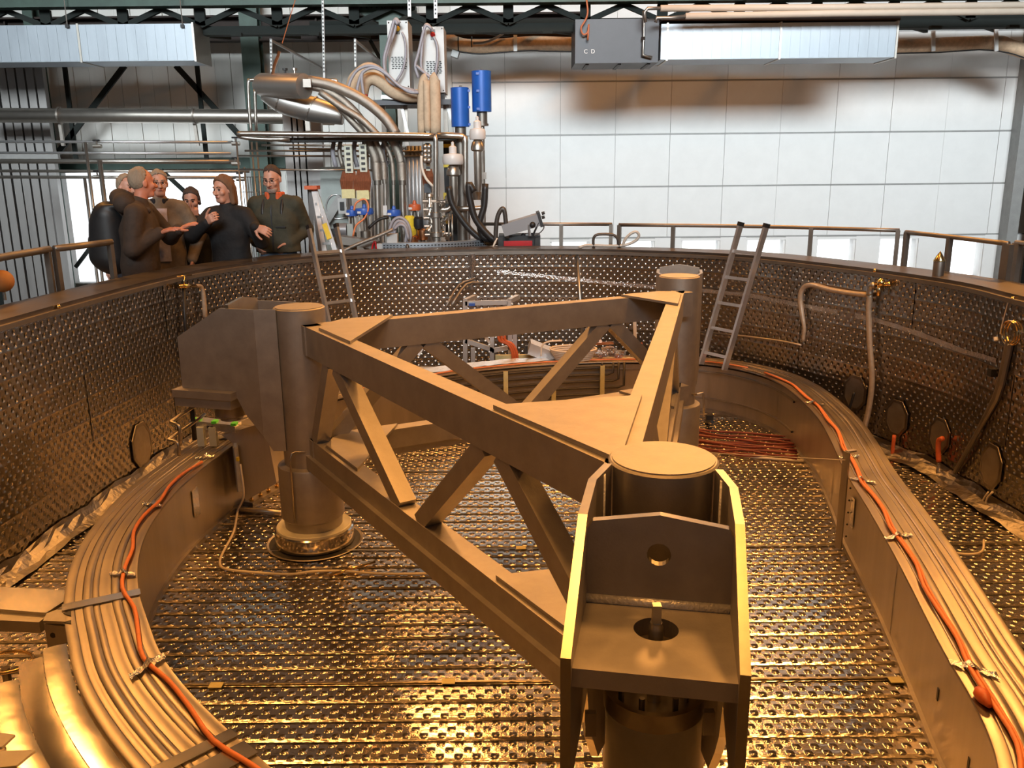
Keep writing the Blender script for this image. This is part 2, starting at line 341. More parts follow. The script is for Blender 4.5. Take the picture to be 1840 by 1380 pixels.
for k, (x, y) in enumerate(((175, 263), (176, 318), (424, 258), (424, 294), (432, 322))):
    p = np.array(aty(x, y, 13.18)); tv = thing('pipe_valve', p, ['small valve at the left rack pole, upper one', 'small valve at the left rack pole, lower one', 'chrome valve at the end of the top thin pipe', 'chrome valve at the end of the thick dull pipe', 'chrome valve at the end of the lowest thin pipe'][k], 'valve')
    MB().cyl(p + (-.06, 0, 0), p + (.06, 0, 0), .03, 10).build('valve_body', 'tube', tv, 30); MB().cyl(p, p + (0, -.02, .08), .012, 8).build('stem', 'steel_dark', tv); MB().cyl(p + (-.05, -.02, .085), p + (.05, -.02, .085), .012, 8).build('handle', 'black', tv)
# ---- sheet metal ducts and air handler under the roof
def boxduct(name, x0, x1, y0, y1, Y, dep, m, label, cat, seams=()):
    a, b = np.array(aty(x0, (y0 + y1) / 2, Y)), np.array(aty(x1, (y0 + y1) / 2, Y)); zt = zw((x0 + x1) / 2, y0, Y); zb = zw((x0 + x1) / 2, y1, Y)
    t = thing(name, ((a[0] + b[0]) / 2, Y, zb), label, cat)
    xs = [a[0]] + [xw(s, (y0 + y1) / 2, Y) for s in seams] + [b[0]]
    for i in range(len(xs) - 1):
        MB().box(((xs[i] + xs[i + 1]) / 2, Y + dep / 2, (zt + zb) / 2), (xs[i + 1] - xs[i] - .01, dep, zt - zb)).build('body', m, t)
    for x in xs[1:-1] + ([xs[-1]] if m == 'galv' else []):
        MB().box((x, Y + dep / 2, (zt + zb) / 2), (.03, dep + .03, zt - zb + .03)).build('joint_flange', 'tube', t)
    if m == 'galv':
        for i in range(int((xs[-1] - xs[0]) / .15)):
            x = xs[0] + .075 + i * .15
            MB().box((x, Y - .003, (zt + zb) / 2), (.07, .006, zt - zb - .02)).build('bead', 'galv', t)
    return t, xs, zt, zb
t, xs, zt, zb = boxduct('air_duct', -120, 349, 44.5, 111, 14.0, .68, 'galv', 'galvanised sheet metal duct hanging at the upper left', 'duct', (143,))
for x in (121, 328):
    p = aty(x, 47, 13.98); MB().cyl(p, (p[0], 13.98, 6.2), .008, 6).build('hanger_rod', 'steel_dark', t); MB().box((p[0], 13.97, p[2]), (.05, .03, .05)).build('hanger_lug', 'black', t)
t, xs, zt, zb = boxduct('air_duct', 1187, 1611, 41, 105, 14.0, .75, 'galv', 'galvanised sheet metal duct at the upper right beside the dark box', 'duct', (1199, 1402,))
p = P([(1187, 36), (1611, 36)], 14.2); MB().bar(p[0], p[1], .3, .06).build('duct_rail', 'rust_dark', t)
t, xs, zt, zb = boxduct('air_handler', 1033, 1184, 34, 113, 13.95, .85, 'dark_box', 'dark grey air handling box hanging under the roof with two letters', 'air handler')
for dx in (.2, .7, 1.15): MB().box((xs[0] + dx, 14.4, zb - .008), (.05, .7, .015)).build('base_rib', 'black', t)
def text(s, loc, size, m, parent, name='lettering'):
    cu = bpy.data.curves.new(name, 'FONT'); cu.body = s; cu.size = size; cu.extrude = .001
    o = bpy.data.objects.new(name, cu); dg = bpy.context.evaluated_depsgraph_get(); C.objects.link(o); bpy.context.view_layer.update()
    me = bpy.data.meshes.new_from_object(o.evaluated_get(bpy.context.evaluated_depsgraph_get())); bpy.data.objects.remove(o)
    me.materials.clear(); me.materials.append(MATS[m]); o = bpy.data.objects.new(name, me); C.objects.link(o); o.location = loc; o.rotation_euler = (PI / 2, 0, 0)
    if parent: o.parent = parent; o.matrix_parent_inverse = Matrix.Translation(-parent_loc(parent))
    return o
text('C  D', aty(1049, 96, 13.94), .085, 'wall_white', t)
MB().tube(P([(1156, 20), (1157, 40), (1157, 66), (1156, 80), (1155, 99), (1172, 103)], 13.88), .02, 8).build('drain_pipe', 'tube', t, True)
MB().cyl(*P([(1156, 66), (1156, 72)], 13.88), .028, 8).build('union', 'rust_dark', t)
mb = MB(); mb.tube(P([(1054, 0), (1056, 22), (1052, 36), (1044, 50), (1048, 62), (1056, 58), (1058, 44), (1056, 72)], 13.85), .015, 6, 4)
one('orange_extension_cord', mb, 'rust_orange' if 'rust_orange' in MATS else mat('rust_orange', (.42, .12, .04), 0, .5), 'orange cord looped against the dark air handling box', 'cord', None, True)
for i, (a, b, lab) in enumerate([([(1160, 40), (1158, 22), (1164, 15), (1187, 15), (1500, 13), (1900, 8)], 0, 'upper beige insulated pipe at the top right'), ([(1178, 40), (1180, 32), (1205, 32), (1232, 29), (1500, 24), (1900, 20)], 0, 'lower beige insulated pipe at the top right')]):
    t = thing('insulated_pipe', aty(1500, a[4][1], 13.6), lab, 'pipe')
    MB().tube(P(a[:4], 13.6), .025, 10).build('bare_end', 'steel_dark', t, True)
    MB().tube(P(a[3:], 13.6), .046, 14).build('insulation', mat('beige', (.68, .57, .46), 0, .6, .06, 3) if 'beige' not in MATS else 'beige', t, True)
mat('tan_foam', (.66, .47, .31), 0, .8, .22, 14., bump=.4, bscale=40)
t = thing('flexible_duct', aty(930, 80, 15.2), 'long tan insulated round duct running along the top of the white wall', 'duct')
MB().tube(P([(800, 66), (818, 78), (850, 84), (905, 82), (960, 78), (1040, 80), (1300, 82), (1612, 84), (1700, 80), (1790, 77), (1815, 84), (1900, 112)], 15.2), .115, 14, 4).build('duct_run', 'tan_foam', t, True)
MB().tube(P([(818, 92), (860, 97), (905, 94), (960, 91), (1040, 93), (1612, 96), (1790, 91), (1900, 128)], 15.15), .012, 6, 4).build('carrier_cable', 'black', t, True)
for x, y0, y1 in ((926, 63, 92), (1677, 55, 92), (1790, 50, 92)): pbar(MB(), (x, y0), (x, y1), 15.05, .06, .03).build('hanger_strap', 'wall_white', t)
for x in (823, 847): MB().tube(P([(x, 80), (x + 2, 80)], 15.2), .125, 14).build('hose_clamp', 'black', t)
one('duct_support', pbar(MB(), (812, 96), (824, 100), 15.2, .2, .1), 'seal', 'pale bracket carrying the left end of the tan round duct', 'bracket')
one('roof_cable', MB().tube(P([(850, 78), (872, 76), (895, 66), (912, 54)], 15.0), .02, 8, 4), 'seal', 'grey cable hanging in a curve above the tan round duct', 'cable', None, True)
# hanging threaded rods and chains at the top
for i, (x, ya, yb, Y, lab) in enumerate([(735, -20, 30, 12.3, 'perforated hanging bar above the left white cabinet'), (782, -20, 33, 12.0, 'perforated hanging bar above the right white cabinet'), (580, 0, 140, 13.0, 'thin perforated bar hanging left of the foam hoses'), (638, 70, 120, 13.2, 'short perforated bar behind the foam hose arch'), (487, 70, 138, 13.0, 'thin bar standing over the tilted tank')]):
    t = thing('hanger_bar', aty(x, yb, Y), lab, 'hanger'); a, b = P([(x, ya), (x + (yb - ya) * .02, yb)], Y); MB().bar(a, b, .045 if i < 2 else .03, .03, (0, 1, 0)).build('bar', 'vertical_duct', t)
    if i > 2: MB().box((a[0], (Y + WY) / 2, a[2] - .02), (.03, WY - Y, .03)).build('wall_arm', 'seal', t)
    for k in range(int((a[2] - b[2]) / .05)): MB().box((a[0] + (b[0] - a[0]) * (k * .05) / (a[2] - b[2]), Y - .018, a[2] - k * .05), (.02, .004, .022)).build('slot', 'black', t)
one('crane_rope', MB().tube(P([(533, -8), (507, 78)], 12.5), .006, 5), 'rust_orange', 'thin rope slanting down from the roof toward the tilted tank', 'rope')
# ================================================================== the vat
Z_RIM, Z_RING, Z_COL = 1.68, .55, 1.75
rim_px = [(1840, 540), (1745, 520), (1647, 503), (1533, 487), (1320, 463), (1110, 454), (990, 451), (872, 452), (700, 456), (551, 465), (427, 479), (317, 498), (160, 538), (0, 583)]
rim_pts = [atz(x, y, Z_RIM)[:2] for x, y in rim_px] + [(-3.45, 4.6), (-3.2, 3.2), (-2.5, 1.9), (-1.3, 1.15), (.2, .95), (1.8, 1.2), (3.0, 2.1), (3.65, 3.5), (3.9, 5.0)]
rim_pts = [(x + .09, y + .07) if x > .9 and y > 6.8 else (x, y) for x, y in rim_pts]
rim0, rim_len = resample(loop_spline(rim_pts, 8), 240)
for _ in range(6): rim0 = .5 * rim0 + .25 * (np.roll(rim0, 1, 0) + np.roll(rim0, -1, 0))
rim_n = normals2(rim0)
vat = thing('vat', (0, 6, 0), 'large oval vat lined with embossed steel foil under a flat steel rim', 'vat')
NB = len(rim0)
arc = np.r_[0, np.cumsum(np.linalg.norm(np.diff(np.vstack([rim0, rim0[:1]]), axis=0), axis=1))]
def wall_sheet(i0, i1, z0, z1, off):
    idx = [i % NB for i in range(i0, i1 + 1)]; s = [arc[i % NB] + (arc[-1] if i >= NB else 0) for i in range(i0, i1 + 1)]
    rows = []; uv = []
    for z in np.linspace(z0, z1, 5):
        rows.append([(*(rim0[i] - rim_n[i] * off), z) for i in idx]); uv += [(q, z) for q in s]
    return MB().sheet(rows).build('lining_sheet', 'lining', vat, True, uv)
step = 12; bands = [(0.0, .56), (.558, 1.12), (1.118, Z_RIM)]
for k in range(NB // step):
    for q, (za, zb) in enumerate(bands): wall_sheet(k * step, (k + 1) * step, za, zb, .004 * ((k + q) % 2) + .002 * q)
def annulus(off0, off1, z, name, m, parent, P=None, Nn=None, thick=.02, step=20):
    P = rim0 if P is None else P; Nn = rim_n if Nn is None else Nn; n = len(P)
    for k in range(0, n, step):
        idx = [i % n for i in range(k, k + step + 1)]
        a = [(*(P[i] + Nn[i] * off0), z) for i in idx]; b = [(*(P[i] + Nn[i] * off1), z) for i in idx]
        a2 = [(x, y, w - thick) for x, y, w in a]; b2 = [(x, y, w - thick) for x, y, w in b]
        MB().sheet([a2, a, b, b2, a2]).build(name, m, parent, 30)
annulus(-.015, .40, Z_RIM + .03, 'rim_plate', mat('rim_steel', (.15, .13, .112), .9, .36, .15, 5., rvar=.1), vat, thick=.05)
annulus(-.05, -.015, Z_RIM + .0, 'rim_lip', 'flange', vat, thick=.035, step=40)
annulus(.37, .40, Z_RIM - .02, 'outer_shell', 'steel_dark', vat, thick=2.2, step=40)
sk = []
for q, (o_, z_) in enumerate(((.015, .12), (.03, .09), (.055, .06), (.09, .035), (.14, .016))):
    sk.append([(*(rim0[i] - rim_n[i] * (o_ + rng.uniform(-.008, .008))), z_ + rng.uniform(-.006, .010) + .012 * math.sin(i * .9)) for i in range(NB)])
MB().sheet(sk, True).build('foil_skirt', mat('skirt', (.26, .235, .205), 1.0, .34, .1, 6., bump=.7, bscale=22), vat)
# floor foil strips, each a shallow shingle of its own
y0, y1 = .95, 10.7; nst = int((y1 - y0) / .154)
def rim_span(y):
    xs = []
    for i in range(NB):
        a, b = rim0[i], rim0[(i + 1) % NB]
        if (a[1] - y) * (b[1] - y) < 0: xs.append(a[0] + (b[0] - a[0]) * (y - a[1]) / (b[1] - a[1]))
    return (min(xs), max(xs)) if len(xs) > 1 else None
seams = [4.04, 5.68, 7.33, 8.95, 2.4]
for k in range(nst):
    ya = y0 + k * .154; yb = ya + .158; sp = rim_span((ya + yb) / 2)
    if not sp: continue
    xa, xb = sp[0] - .02, sp[1] + .02
    dy = .012 * math.sin(k * 1.7)
    rows = [[(xa + (xb - xa) * t, y, z) for t in np.linspace(0, 1, 13)] for y, z in ((ya, .0), (ya + .018, .006), (yb - .03, .005), (yb, -.002))]
    uv = [(p[0], p[1] - y0) for r in rows for p in r]
    MB().sheet(rows).build('floor_strip', 'floor_foil', vat, None, uv)
for y in seams:
    sp = rim_span(y); MB().bar((sp[0], y, .012), (sp[1], y, .012), .012, .006).build('floor_seam', 'steel_cut', vat)
MB().add([(*p, -.03) for p in rim0 * 1.0], [tuple(range(NB))]).build('floor_plate', 'steel_dark', vat)
# ================================================================== racetrack casing on the vat floor
inner_pts = [(-.96, 2.73), (-1.3, 3.07), (-1.59, 3.42), (-1.79, 3.75), (-1.96, 4.05), (-2.14, 4.49), (-2.25, 4.95), (-2.3, 5.46), (-2.29, 5.82), (-2.26, 6.2), (-2.19, 6.65), (-2.03, 7.2), (-1.74, 7.77), (-1.32, 8.3), (-.8, 8.75), (-.12, 9.1), (.6, 9.3), (1.3, 9.36), (1.92, 9.3), (2.33, 9.08), (2.59, 8.70), (2.69, 8.25), (2.69, 7.7), (2.63, 7.0), (2.5, 6.34), (2.36, 5.7), (2.26, 5.1), (2.15, 4.5), (2.02, 3.87), (1.92, 3.41), (1.84, 2.95), (1.7, 2.55), (1.4, 2.22), (.9, 2.05), (.4, 2.0), (-.1, 2.08), (-.55, 2.36)]
rin, rin_len = resample(loop_spline(inner_pts, 6), 320)
for _ in range(4): rin = .5 * rin + .25 * (np.roll(rin, 1, 0) + np.roll(rin, -1, 0))
rn = normals2(rin); NR = len(rin)
casing = thing('coil_casing', (0, 5.6, 0), 'curved racetrack casing of sheet steel running around the vat floor', 'casing')
RW = .33
def ring_band(i0, i1, o0, o1, z0, z1, name, m, parent=casing, thick=.012, smooth=30):
    idx = [i % NR for i in range(i0, i1 + 1)]
    a = [(*(rin[i] + rn[i] * o0), z0) for i in idx]; b = [(*(rin[i] + rn[i] * o1), z1) for i in idx]
    a2 = [(x, y, w - thick) for x, y, w in a]; b2 = [(x, y, w - thick) for x, y, w in b]
    return MB().sheet([a2, a, b, b2, a2]).build(name, m, parent, smooth)
def ring_wall(i0, i1, o, z0, z1, name, m, parent=casing, thick=.012):
    idx = [i % NR for i in range(i0, i1 + 1)]
    r = lambda q, z: [(*(rin[i] + rn[i] * q), z) for i in idx]
    return MB().sheet([r(o, z0), r(o, z1), r(o + thick, z1), r(o + thick, z0), r(o, z0)]).build(name, m, parent, 30)
for k in range(0, NR, 16):
    ring_wall(k, k + 16, .02 + .002 * (k // 16 % 2), .03, Z_RING - .03, 'inner_panel', 'inner_sheet')
    ring_wall(k, k + 16, RW - .03, .03, Z_RING - .03, 'outer_panel', 'inner_sheet')
ring_wall(0, NR, .0, .0, .04, 'base_strip', 'steel_dark', thick=.03)
# cover: a row of narrow foil strips following the curve, each lying slightly proud of its neighbour
wts = [1.3, .75, 1.05, 1.4, .7, 1.1, .9, 1.2]; cuts = np.r_[0, np.cumsum(wts)] / sum(wts) * (RW + .02) - .015
for k in range(0, NR, 40):
    for s in range(len(wts)):
        o0, o1 = cuts[s], cuts[s + 1] - .0006; idx = [i % NR for i in range(k, k + 41)]; w_ = o1 - o0; e = .0012 * (s % 3)
        prof = [(0, -.010), (0, .001), (.002, .0034), (.005, .0026 + e), (w_ * .4, .0030 + e), (w_ - .004, .0022 + e * .5), (w_, .0012), (w_, -.010), (0, -.010)]
        MB().sheet([[(*(rin[i] + rn[i] * (o0 + a)), Z_RING + .004 + b + .0010 * math.sin(i * .37 + s * 2)) for i in idx] for a, b in prof]).build('cover_strip', 'cover', casing, 50)
# ================================================================== triangular frame on three columns
ZC = Z_COL
COL = {'A': (.482, 2.603), 'B': (-1.462, 5.856), 'C': (1.45, 7.38)}
OUT = {'A': math.radians(-100.8), 'B': math.radians(163), 'C': math.radians(79)}
frame = thing('truss_frame', (.2, 5.3, 0), 'triangular frame of grey steel box beams on three round columns', 'frame')
Rc = .175
def v2(a): return np.array([math.cos(a), math.sin(a)])
for key in 'ABC':
    cx, cy = COL[key]
    col = MB().lathe((cx, cy, 0), [(Rc, .60), (Rc, ZC - .006), (Rc - .006, ZC), (.0, ZC)], 48).build('column', 'steel', frame, 35)
    MB().lathe((cx, cy, 0), [(0, ZC - .001), (Rc - .012, ZC - .001), (Rc - .012, ZC + .004), (0, ZC + .004)], 48).build('cap_disc', 'steel', col, 35)
    if key != 'A':
        MB().lathe((cx, cy, 0), [(Rc, .63), (Rc + .045, .62), (Rc + .05, .61), (Rc + .05, .23), (Rc + .035, .215), (Rc + .03, .15), (0, .15)], 48).build('sleeve', 'steel', col, 35)
        MB().lathe((cx, cy, 0), [(Rc, .155), (.245, .145), (.262, .150), (.268, .145), (.268, .12), (Rc, .12)], 48).build('insulating_ring', mat('plastic_ring', (.72, .70, .58), 0, .45) if 'plastic_ring' not in MATS else 'plastic_ring', col, 35)
        MB().lathe((cx, cy, 0), [(.25, .128), (.274, .130), (.284, .122), (.284, .02), (.25, .02)], 48).build('foot_ring', mat('polished', (.62, .58, .52), 1.0, .14) if 'polished' not in MATS else 'polished', col, 35)
        MB().lathe((cx, cy, 0), [(.33, .012), (.345, .016), (.35, .012)], 48).build('floor_collar', 'steel_dark', col, 35)
        MB().lathe((cx, cy, 0), [(0, .0125), (.33, .0125)], 48).build('floor_hole', 'black', col)
        a0 = -1.9; q = np.array([cx, cy]) + v2(a0) * (Rc + .066)
        MB().tube([(*q, .25), (*q, .72), (q[0] + .012, q[1] + .01, .76), (q[0] + .03, q[1] + .03, .765), (cx + .17, cy - .1, .72)], .007, 8).build('drain_pipe', 'tube', col, True)
    # bracket boxes pointing away from the triangle
    o = v2(OUT[key]); l = np.array([-o[1], o[0]]); hw = .205 if key == 'A' else .19; th = .025; zc_ = ZC - .215; de = .86 if key == 'A' else .86
    P3 = lambda d, s, z: np.array([cx + o[0] * d + l[0] * s, cy + o[1] * d + l[1] * s, z])
    br = MB()
    zb = ZC - .58
    for sg in (-1, 1):
        inn = hw - .035
        for pl, sa, sb, d0, d1 in (([(.08, ZC), (.23, ZC), (.23, zb - .31), (.17, zb - .42), (.08, zb - .42)], inn, hw, .08, .23), ([(.228, ZC), (.50, ZC), (de, zc_), (de, zb), (.44, zb), (.36, zb - .16), (.228, zb - .315)], hw, hw, .23, 1.)):
            pts = [P3(d, sg * (sa + (sb - sa) * min(1, max(0, (d - d0) / (d1 - d0)))) - sg * th / 2 if sg > 0 else sg * (sa + (sb - sa) * min(1, max(0, (d - d0) / (d1 - d0)))) - th / 2 + th / 2 * 0, z) for d, z in pl]
            ck = MB().prism(pts, (*l, 0), th).build('bracket_cheek', 'steel', frame)
            ck.data.materials.append(MATS['steel_cut'])
            for q in range(2, 2 + len(pl)): ck.data.polygons[q].material_index = 1
    # cross plate with a hole (peaked top edge)
    w = hw - th / 2; dpl = .47 if key == 'A' else .44
    n_h = 20; hole = [(-.0 + .032 * math.cos(t), ZC - .105 + .032 * math.sin(t)) for t in np.arange(n_h) * 2 * PI / n_h]
    outl = []
    for t in np.arange(n_h) * 2 * PI / n_h:
        c, s = math.cos(t), math.sin(t); k = min(w / abs(c) if abs(c) > 1e-6 else 9, (.13 if s > 0 else .14) / abs(s) if abs(s) > 1e-6 else 9)
        xx, zz = c * k, ZC - .105 + s * k
        if s > 0 and k * s > .09: zz = ZC - (.022 if key == 'A' else -.022) + .03 * (1 - abs(xx) / w)
        outl.append((xx, zz))
    mb = MB(); vs = [];
    for d in (dpl, dpl + .025):
        vs += [P3(d, a, z) for a, z in hole] + [P3(d, a, z) for a, z in outl]
    fs = []
    for i in range(n_h):
        j = (i + 1) % n_h; q = 2 * n_h
        fs += [(i, j, n_h + j, n_h + i), (q + i, q + n_h + i, q + n_h + j, q + j), (i, q + i, q + j, j), (n_h + i, n_h + j, q + n_h + j, q + n_h + i)]
    cp = mb.add(vs, fs).build('cross_plate', 'steel', frame); cp.data.materials.append(MATS['steel_cut'])
    for q in range(n_h): cp.data.polygons[4 * q + 2].material_index = 1; cp.data.polygons[4 * q + 3].material_index = 1
    # shelf with round hole
    zs = ZC - .255; n_h = 32; hc = .62; hole = [(hc + .058 * math.cos(t), .058 * math.sin(t)) for t in np.arange(n_h) * 2 * PI / n_h]; outl = []
    for t in np.arange(n_h) * 2 * PI / n_h:
        c, s = math.cos(t), math.sin(t); kx = (((de - .025) - hc) / c) if c > 1e-6 else ((hc - dpl) / -c if c < -1e-6 else 9); ky = w / abs(s) if abs(s) > 1e-6 else 9
        k = min(kx, ky); outl.append((hc + c * k, s * k))
    for i, cr in enumerate([((de - .025), w), (dpl, w), (dpl, -w), ((de - .025), -w)]):   # snap nearest outline points to the corners
        j = int(np.argmin([(a - cr[0]) ** 2 + (b - cr[1]) ** 2 for a, b in outl])); outl[j] = cr
    vs = []; fs = []
    for z in (zs, zs - .05): vs += [P3(a, b, z) for a, b in hole] + [P3(a, b, z) for a, b in outl]
    for i in range(n_h):
        j = (i + 1) % n_h; q = 2 * n_h
        fs += [(i, n_h + i, n_h + j, j), (q + i, q + j, q + n_h + j, q + n_h + i), (i, j, q + j, q + i), (n_h + i, q + n_h + i, q + n_h + j, n_h + j)]
    MB().add(vs, fs).build('shelf', 'steel', frame)
    MB().tube([P3(dpl + .027, -w, zs + .006), P3(dpl + .027, w, zs + .006)], .015, 8).build('weld_seam', 'weld', frame, True)
    for sg in (-1, 1): MB().tube([P3(Rc * .87, sg * (hw - th), ZC - .01), P3(Rc * .87, sg * (hw - th), ZC - .5)], .01, 6).build('weld_seam', 'weld', frame, True)
    bc = P3(hc, 0, 0)
    bolt = MB().lathe(bc, [(0, zs - .30), (.019, zs - .30), (.019, zs + .005), (.016, zs + .012), (.016, zs + .02), (0, zs + .02)], 16).build('threaded_rod', 'tube', frame, 35)
    MB().bar((bc[0], bc[1], zs + .02), (bc[0], bc[1], zs + .07), .022, .022, (0, 1, 0)).build('square_end', 'tube', bolt)
# chords
corners = {'A': np.array([.405, 2.72]), 'B': np.array([-1.43, 5.72]), 'C': np.array([1.46, 7.18])}
def chord(a, b, ztop, h, name, lip=False):
    p, q = corners[a], corners[b]; d = (q - p) / np.linalg.norm(q - p); n = np.array([d[1], -d[0]])
    cen = sum(corners.values()) / 3
    if (cen - p) @ n < 0: n = -n          # inward
    wdt = .112
    MB().bar((*(p + n * wdt / 2), ztop - h / 2), (*(q + n * wdt / 2), ztop - h / 2), wdt, h).build(name, 'steel', frame)
    if lip: MB().bar((*(p - n * .006), ztop - h - .03), (*(q - n * .006), ztop - h - .03), .05, .10).build('chord_lip', 'steel', frame)
    return p, q, d, n
ZT, HT, ZL, HL = CAM_Z - 1.0, .20, CAM_Z - 1.80, .14
for a, b in (('B', 'A'), ('B', 'C'), ('C', 'A')):
    p, q, d, n = chord(a, b, ZT, HT, 'top_chord'); chord(a, b, ZL, HL, 'lower_chord', True)
    Lc = np.linalg.norm(q - p); off = n * .055
    fr = [(.03, .13), (.17, .43), (.50, .70), (.74, .97)] if a == 'B' and b == 'A' else [(.05, .25), (.27, .5), (.53, .74), (.76, .96)]
    for i, (f0, f1) in enumerate(fr):
        lo, hi = (f0, f1) if i % 2 == 0 else (f1, f0)
        A_ = p + d * Lc * lo + off; B_ = p + d * Lc * hi + off
        MB().bar((*A_, ZL - .01), (*B_, ZT - HT + .01), .10, .10, (*n, 0)).build('diagonal', 'steel', frame)
    # round tie plates
for key, oth in (('A', 'BC'), ('B', 'AC'), ('C', 'AB')):
    p = corners[key]; ds = [(corners[k] - p) / np.linalg.norm(corners[k] - p) for k in oth]
    cen = sum(corners.values()) / 3; bi = (cen - p) / np.linalg.norm(cen - p)
    for z, nm in ((ZT, 'gusset_plate'), (ZL, 'gusset_plate')):
        s = 1.25 if key == 'A' else .85
        poly = [p + bi * .16 + ds[0] * .0, p + ds[0] * (.95 * s) + bi * .06, p + ds[1] * (.95 * s) + bi * .06]
        e0 = p + ds[0] * .25 + bi * .05; e1 = p + ds[1] * .25 + bi * .05
        poly = [e0, p + ds[0] * s * .95 + bi * .05, p + ds[1] * s * .72 + bi * .05, e1, p + bi * .2]
        if key == 'A':
            nn_ = [np.array([d_[1], -d_[0]]) for d_ in ds]; nn_ = [v_ if v_ @ bi > 0 else -v_ for v_ in nn_]
            poly = [p + ds[0] * .16 + nn_[0] * .03, p + ds[0] * .97 + nn_[0] * .022, p + ds[1] * 1.0 + nn_[1] * .056, p + ds[1] * .22 + nn_[1] * .056]
        MB().prism([(*q, z + .001) for q in poly], (0, 0, 1), .018).build(nm, 'steel', frame)
# ================================================================== things in and on the vat
def wallpt(x, y, off=.03):        # where a view ray meets the vat wall (off = distance in front of it)
    d = ray(x, y); Q = rim0 - rim_n * off; best = 0
    for i in range(NB):
        a, b = Q[i], Q[(i + 1) % NB]; e = b - a; den = d[0] * e[1] - d[1] * e[0]
        if abs(den) < 1e-9: continue
        t = (a[0] * e[1] - a[1] * e[0]) / den; u = (a[0] * d[1] - a[1] * d[0]) / den
        if 0 <= u < 1 and t > best: best = t
    return np.array([d[0] * best, d[1] * best, CAM_Z + d[2] * best])
def WP(pts, off=.03): return [wallpt(x, y, off) for x, y in pts]
def ZP(pts, z): return [np.array(atz(x, y, z)) for x, y in pts]
mat('hose_clear', (.45, .37, .28), .3, .3, .15, 30.); mat('wire_white', (.70, .62, .52), 0, .5)
mat('red_wire', (.20, .035, .02), 0, .45, .3, 30.); mat('foil_tape', (.78, .76, .74), 1.0, .22, .05, 10., bump=1., bscale=45)
mat('fluor_green', (.12, .85, .08), 0, .5); mat('pale_plastic', (.55, .55, .44), 0, .5); mat('yellow', (.75, .55, .04), 0, .45, .1, 20.)
mat('epoxy', (.62, .56, .28), 0, .5, .1, 20.); mat('dark_tube', (.07, .062, .055), .4, .4, .2, 20.)
mat('blue_plastic', (.03, .10, .42), 0, .4); mat('grey_profile', (.50, .50, .50), .6, .4, .05, 10.)
# --- foil tape bands and pipework fixed to the lining
def ribbon(pts, w, name, m, parent, off=.012, zig=.004):
    a = []; b = []
    for i, p in enumerate(spline(pts, 6)): a.append(p + (0, 0, w / 2 + random.uniform(-zig, zig))); b.append(p - (0, 0, w / 2 + random.uniform(-zig, zig)))
    return MB().sheet([a, b]).build(name, m, parent, True)
ribbon(WP([(893, 488), (985, 497), (1080, 507), (1180, 516), (1260, 522), (1340, 530), (1400, 541), (1480, 556), (1560, 572), (1640, 596), (1720, 627), (1790, 648)], .01), .045, 'tape_band', 'foil_tape', vat)
mb = MB(); mb.tube(WP([(848, 456), (849, 470), (847, 490), (846, 520)], .02), [.05, .045, .03, .03], 6); mb.build('tape_wrap', 'foil_tape', vat)
for q, (x, y) in enumerate(((105, 551), (330, 497), (1572, 486), (1596, 498), (1820, 537))):
    p = wallpt(x, y, .03); MB().ball(p, .018, 8).build('rim_fitting', 'brass', vat, True)
# --- oval access ports on the right and left wall
def port(px, py, wpx, hpx, m='steel_dark'):
    c = wallpt(px, py, .012); i = int(np.argmin(((rim0 - c[:2]) ** 2).sum(1))); t = np.array([-rim_n[i][1], rim_n[i][0], 0]); n = np.array([*rim_n[i], 0])
    dist = c[1]; h = hpx * dist / F_PX / 2; w = h * .8
    ang = np.arange(8) * PI / 4 + PI / 8
    R = MB(); rr = [[c - n * .0 + t * w * s * math.cos(a) + np.array([0, 0, h * s * math.sin(a)]) - n * d for a in ang] for s, d in ((1.2, .0), (1.18, .006), (1.0, .008), (1.0, .0))]
    fr = R.sheet(rr, True).build('port_rim', 'skirt', vat)
    a2 = np.arange(24) * PI / 12; q = [c + t * w * math.cos(a) + np.array([0, 0, h * math.sin(a)]) for a in a2]
    MB().prism(q, -n, .006).build('port_cover', m, vat)
    return c
for a in ((1536, 706, 34, 60), (1611, 751, 34, 62), (1688, 783, 44, 62), (1781, 838, 50, 78), (255, 800, 60, 78)): port(*a)
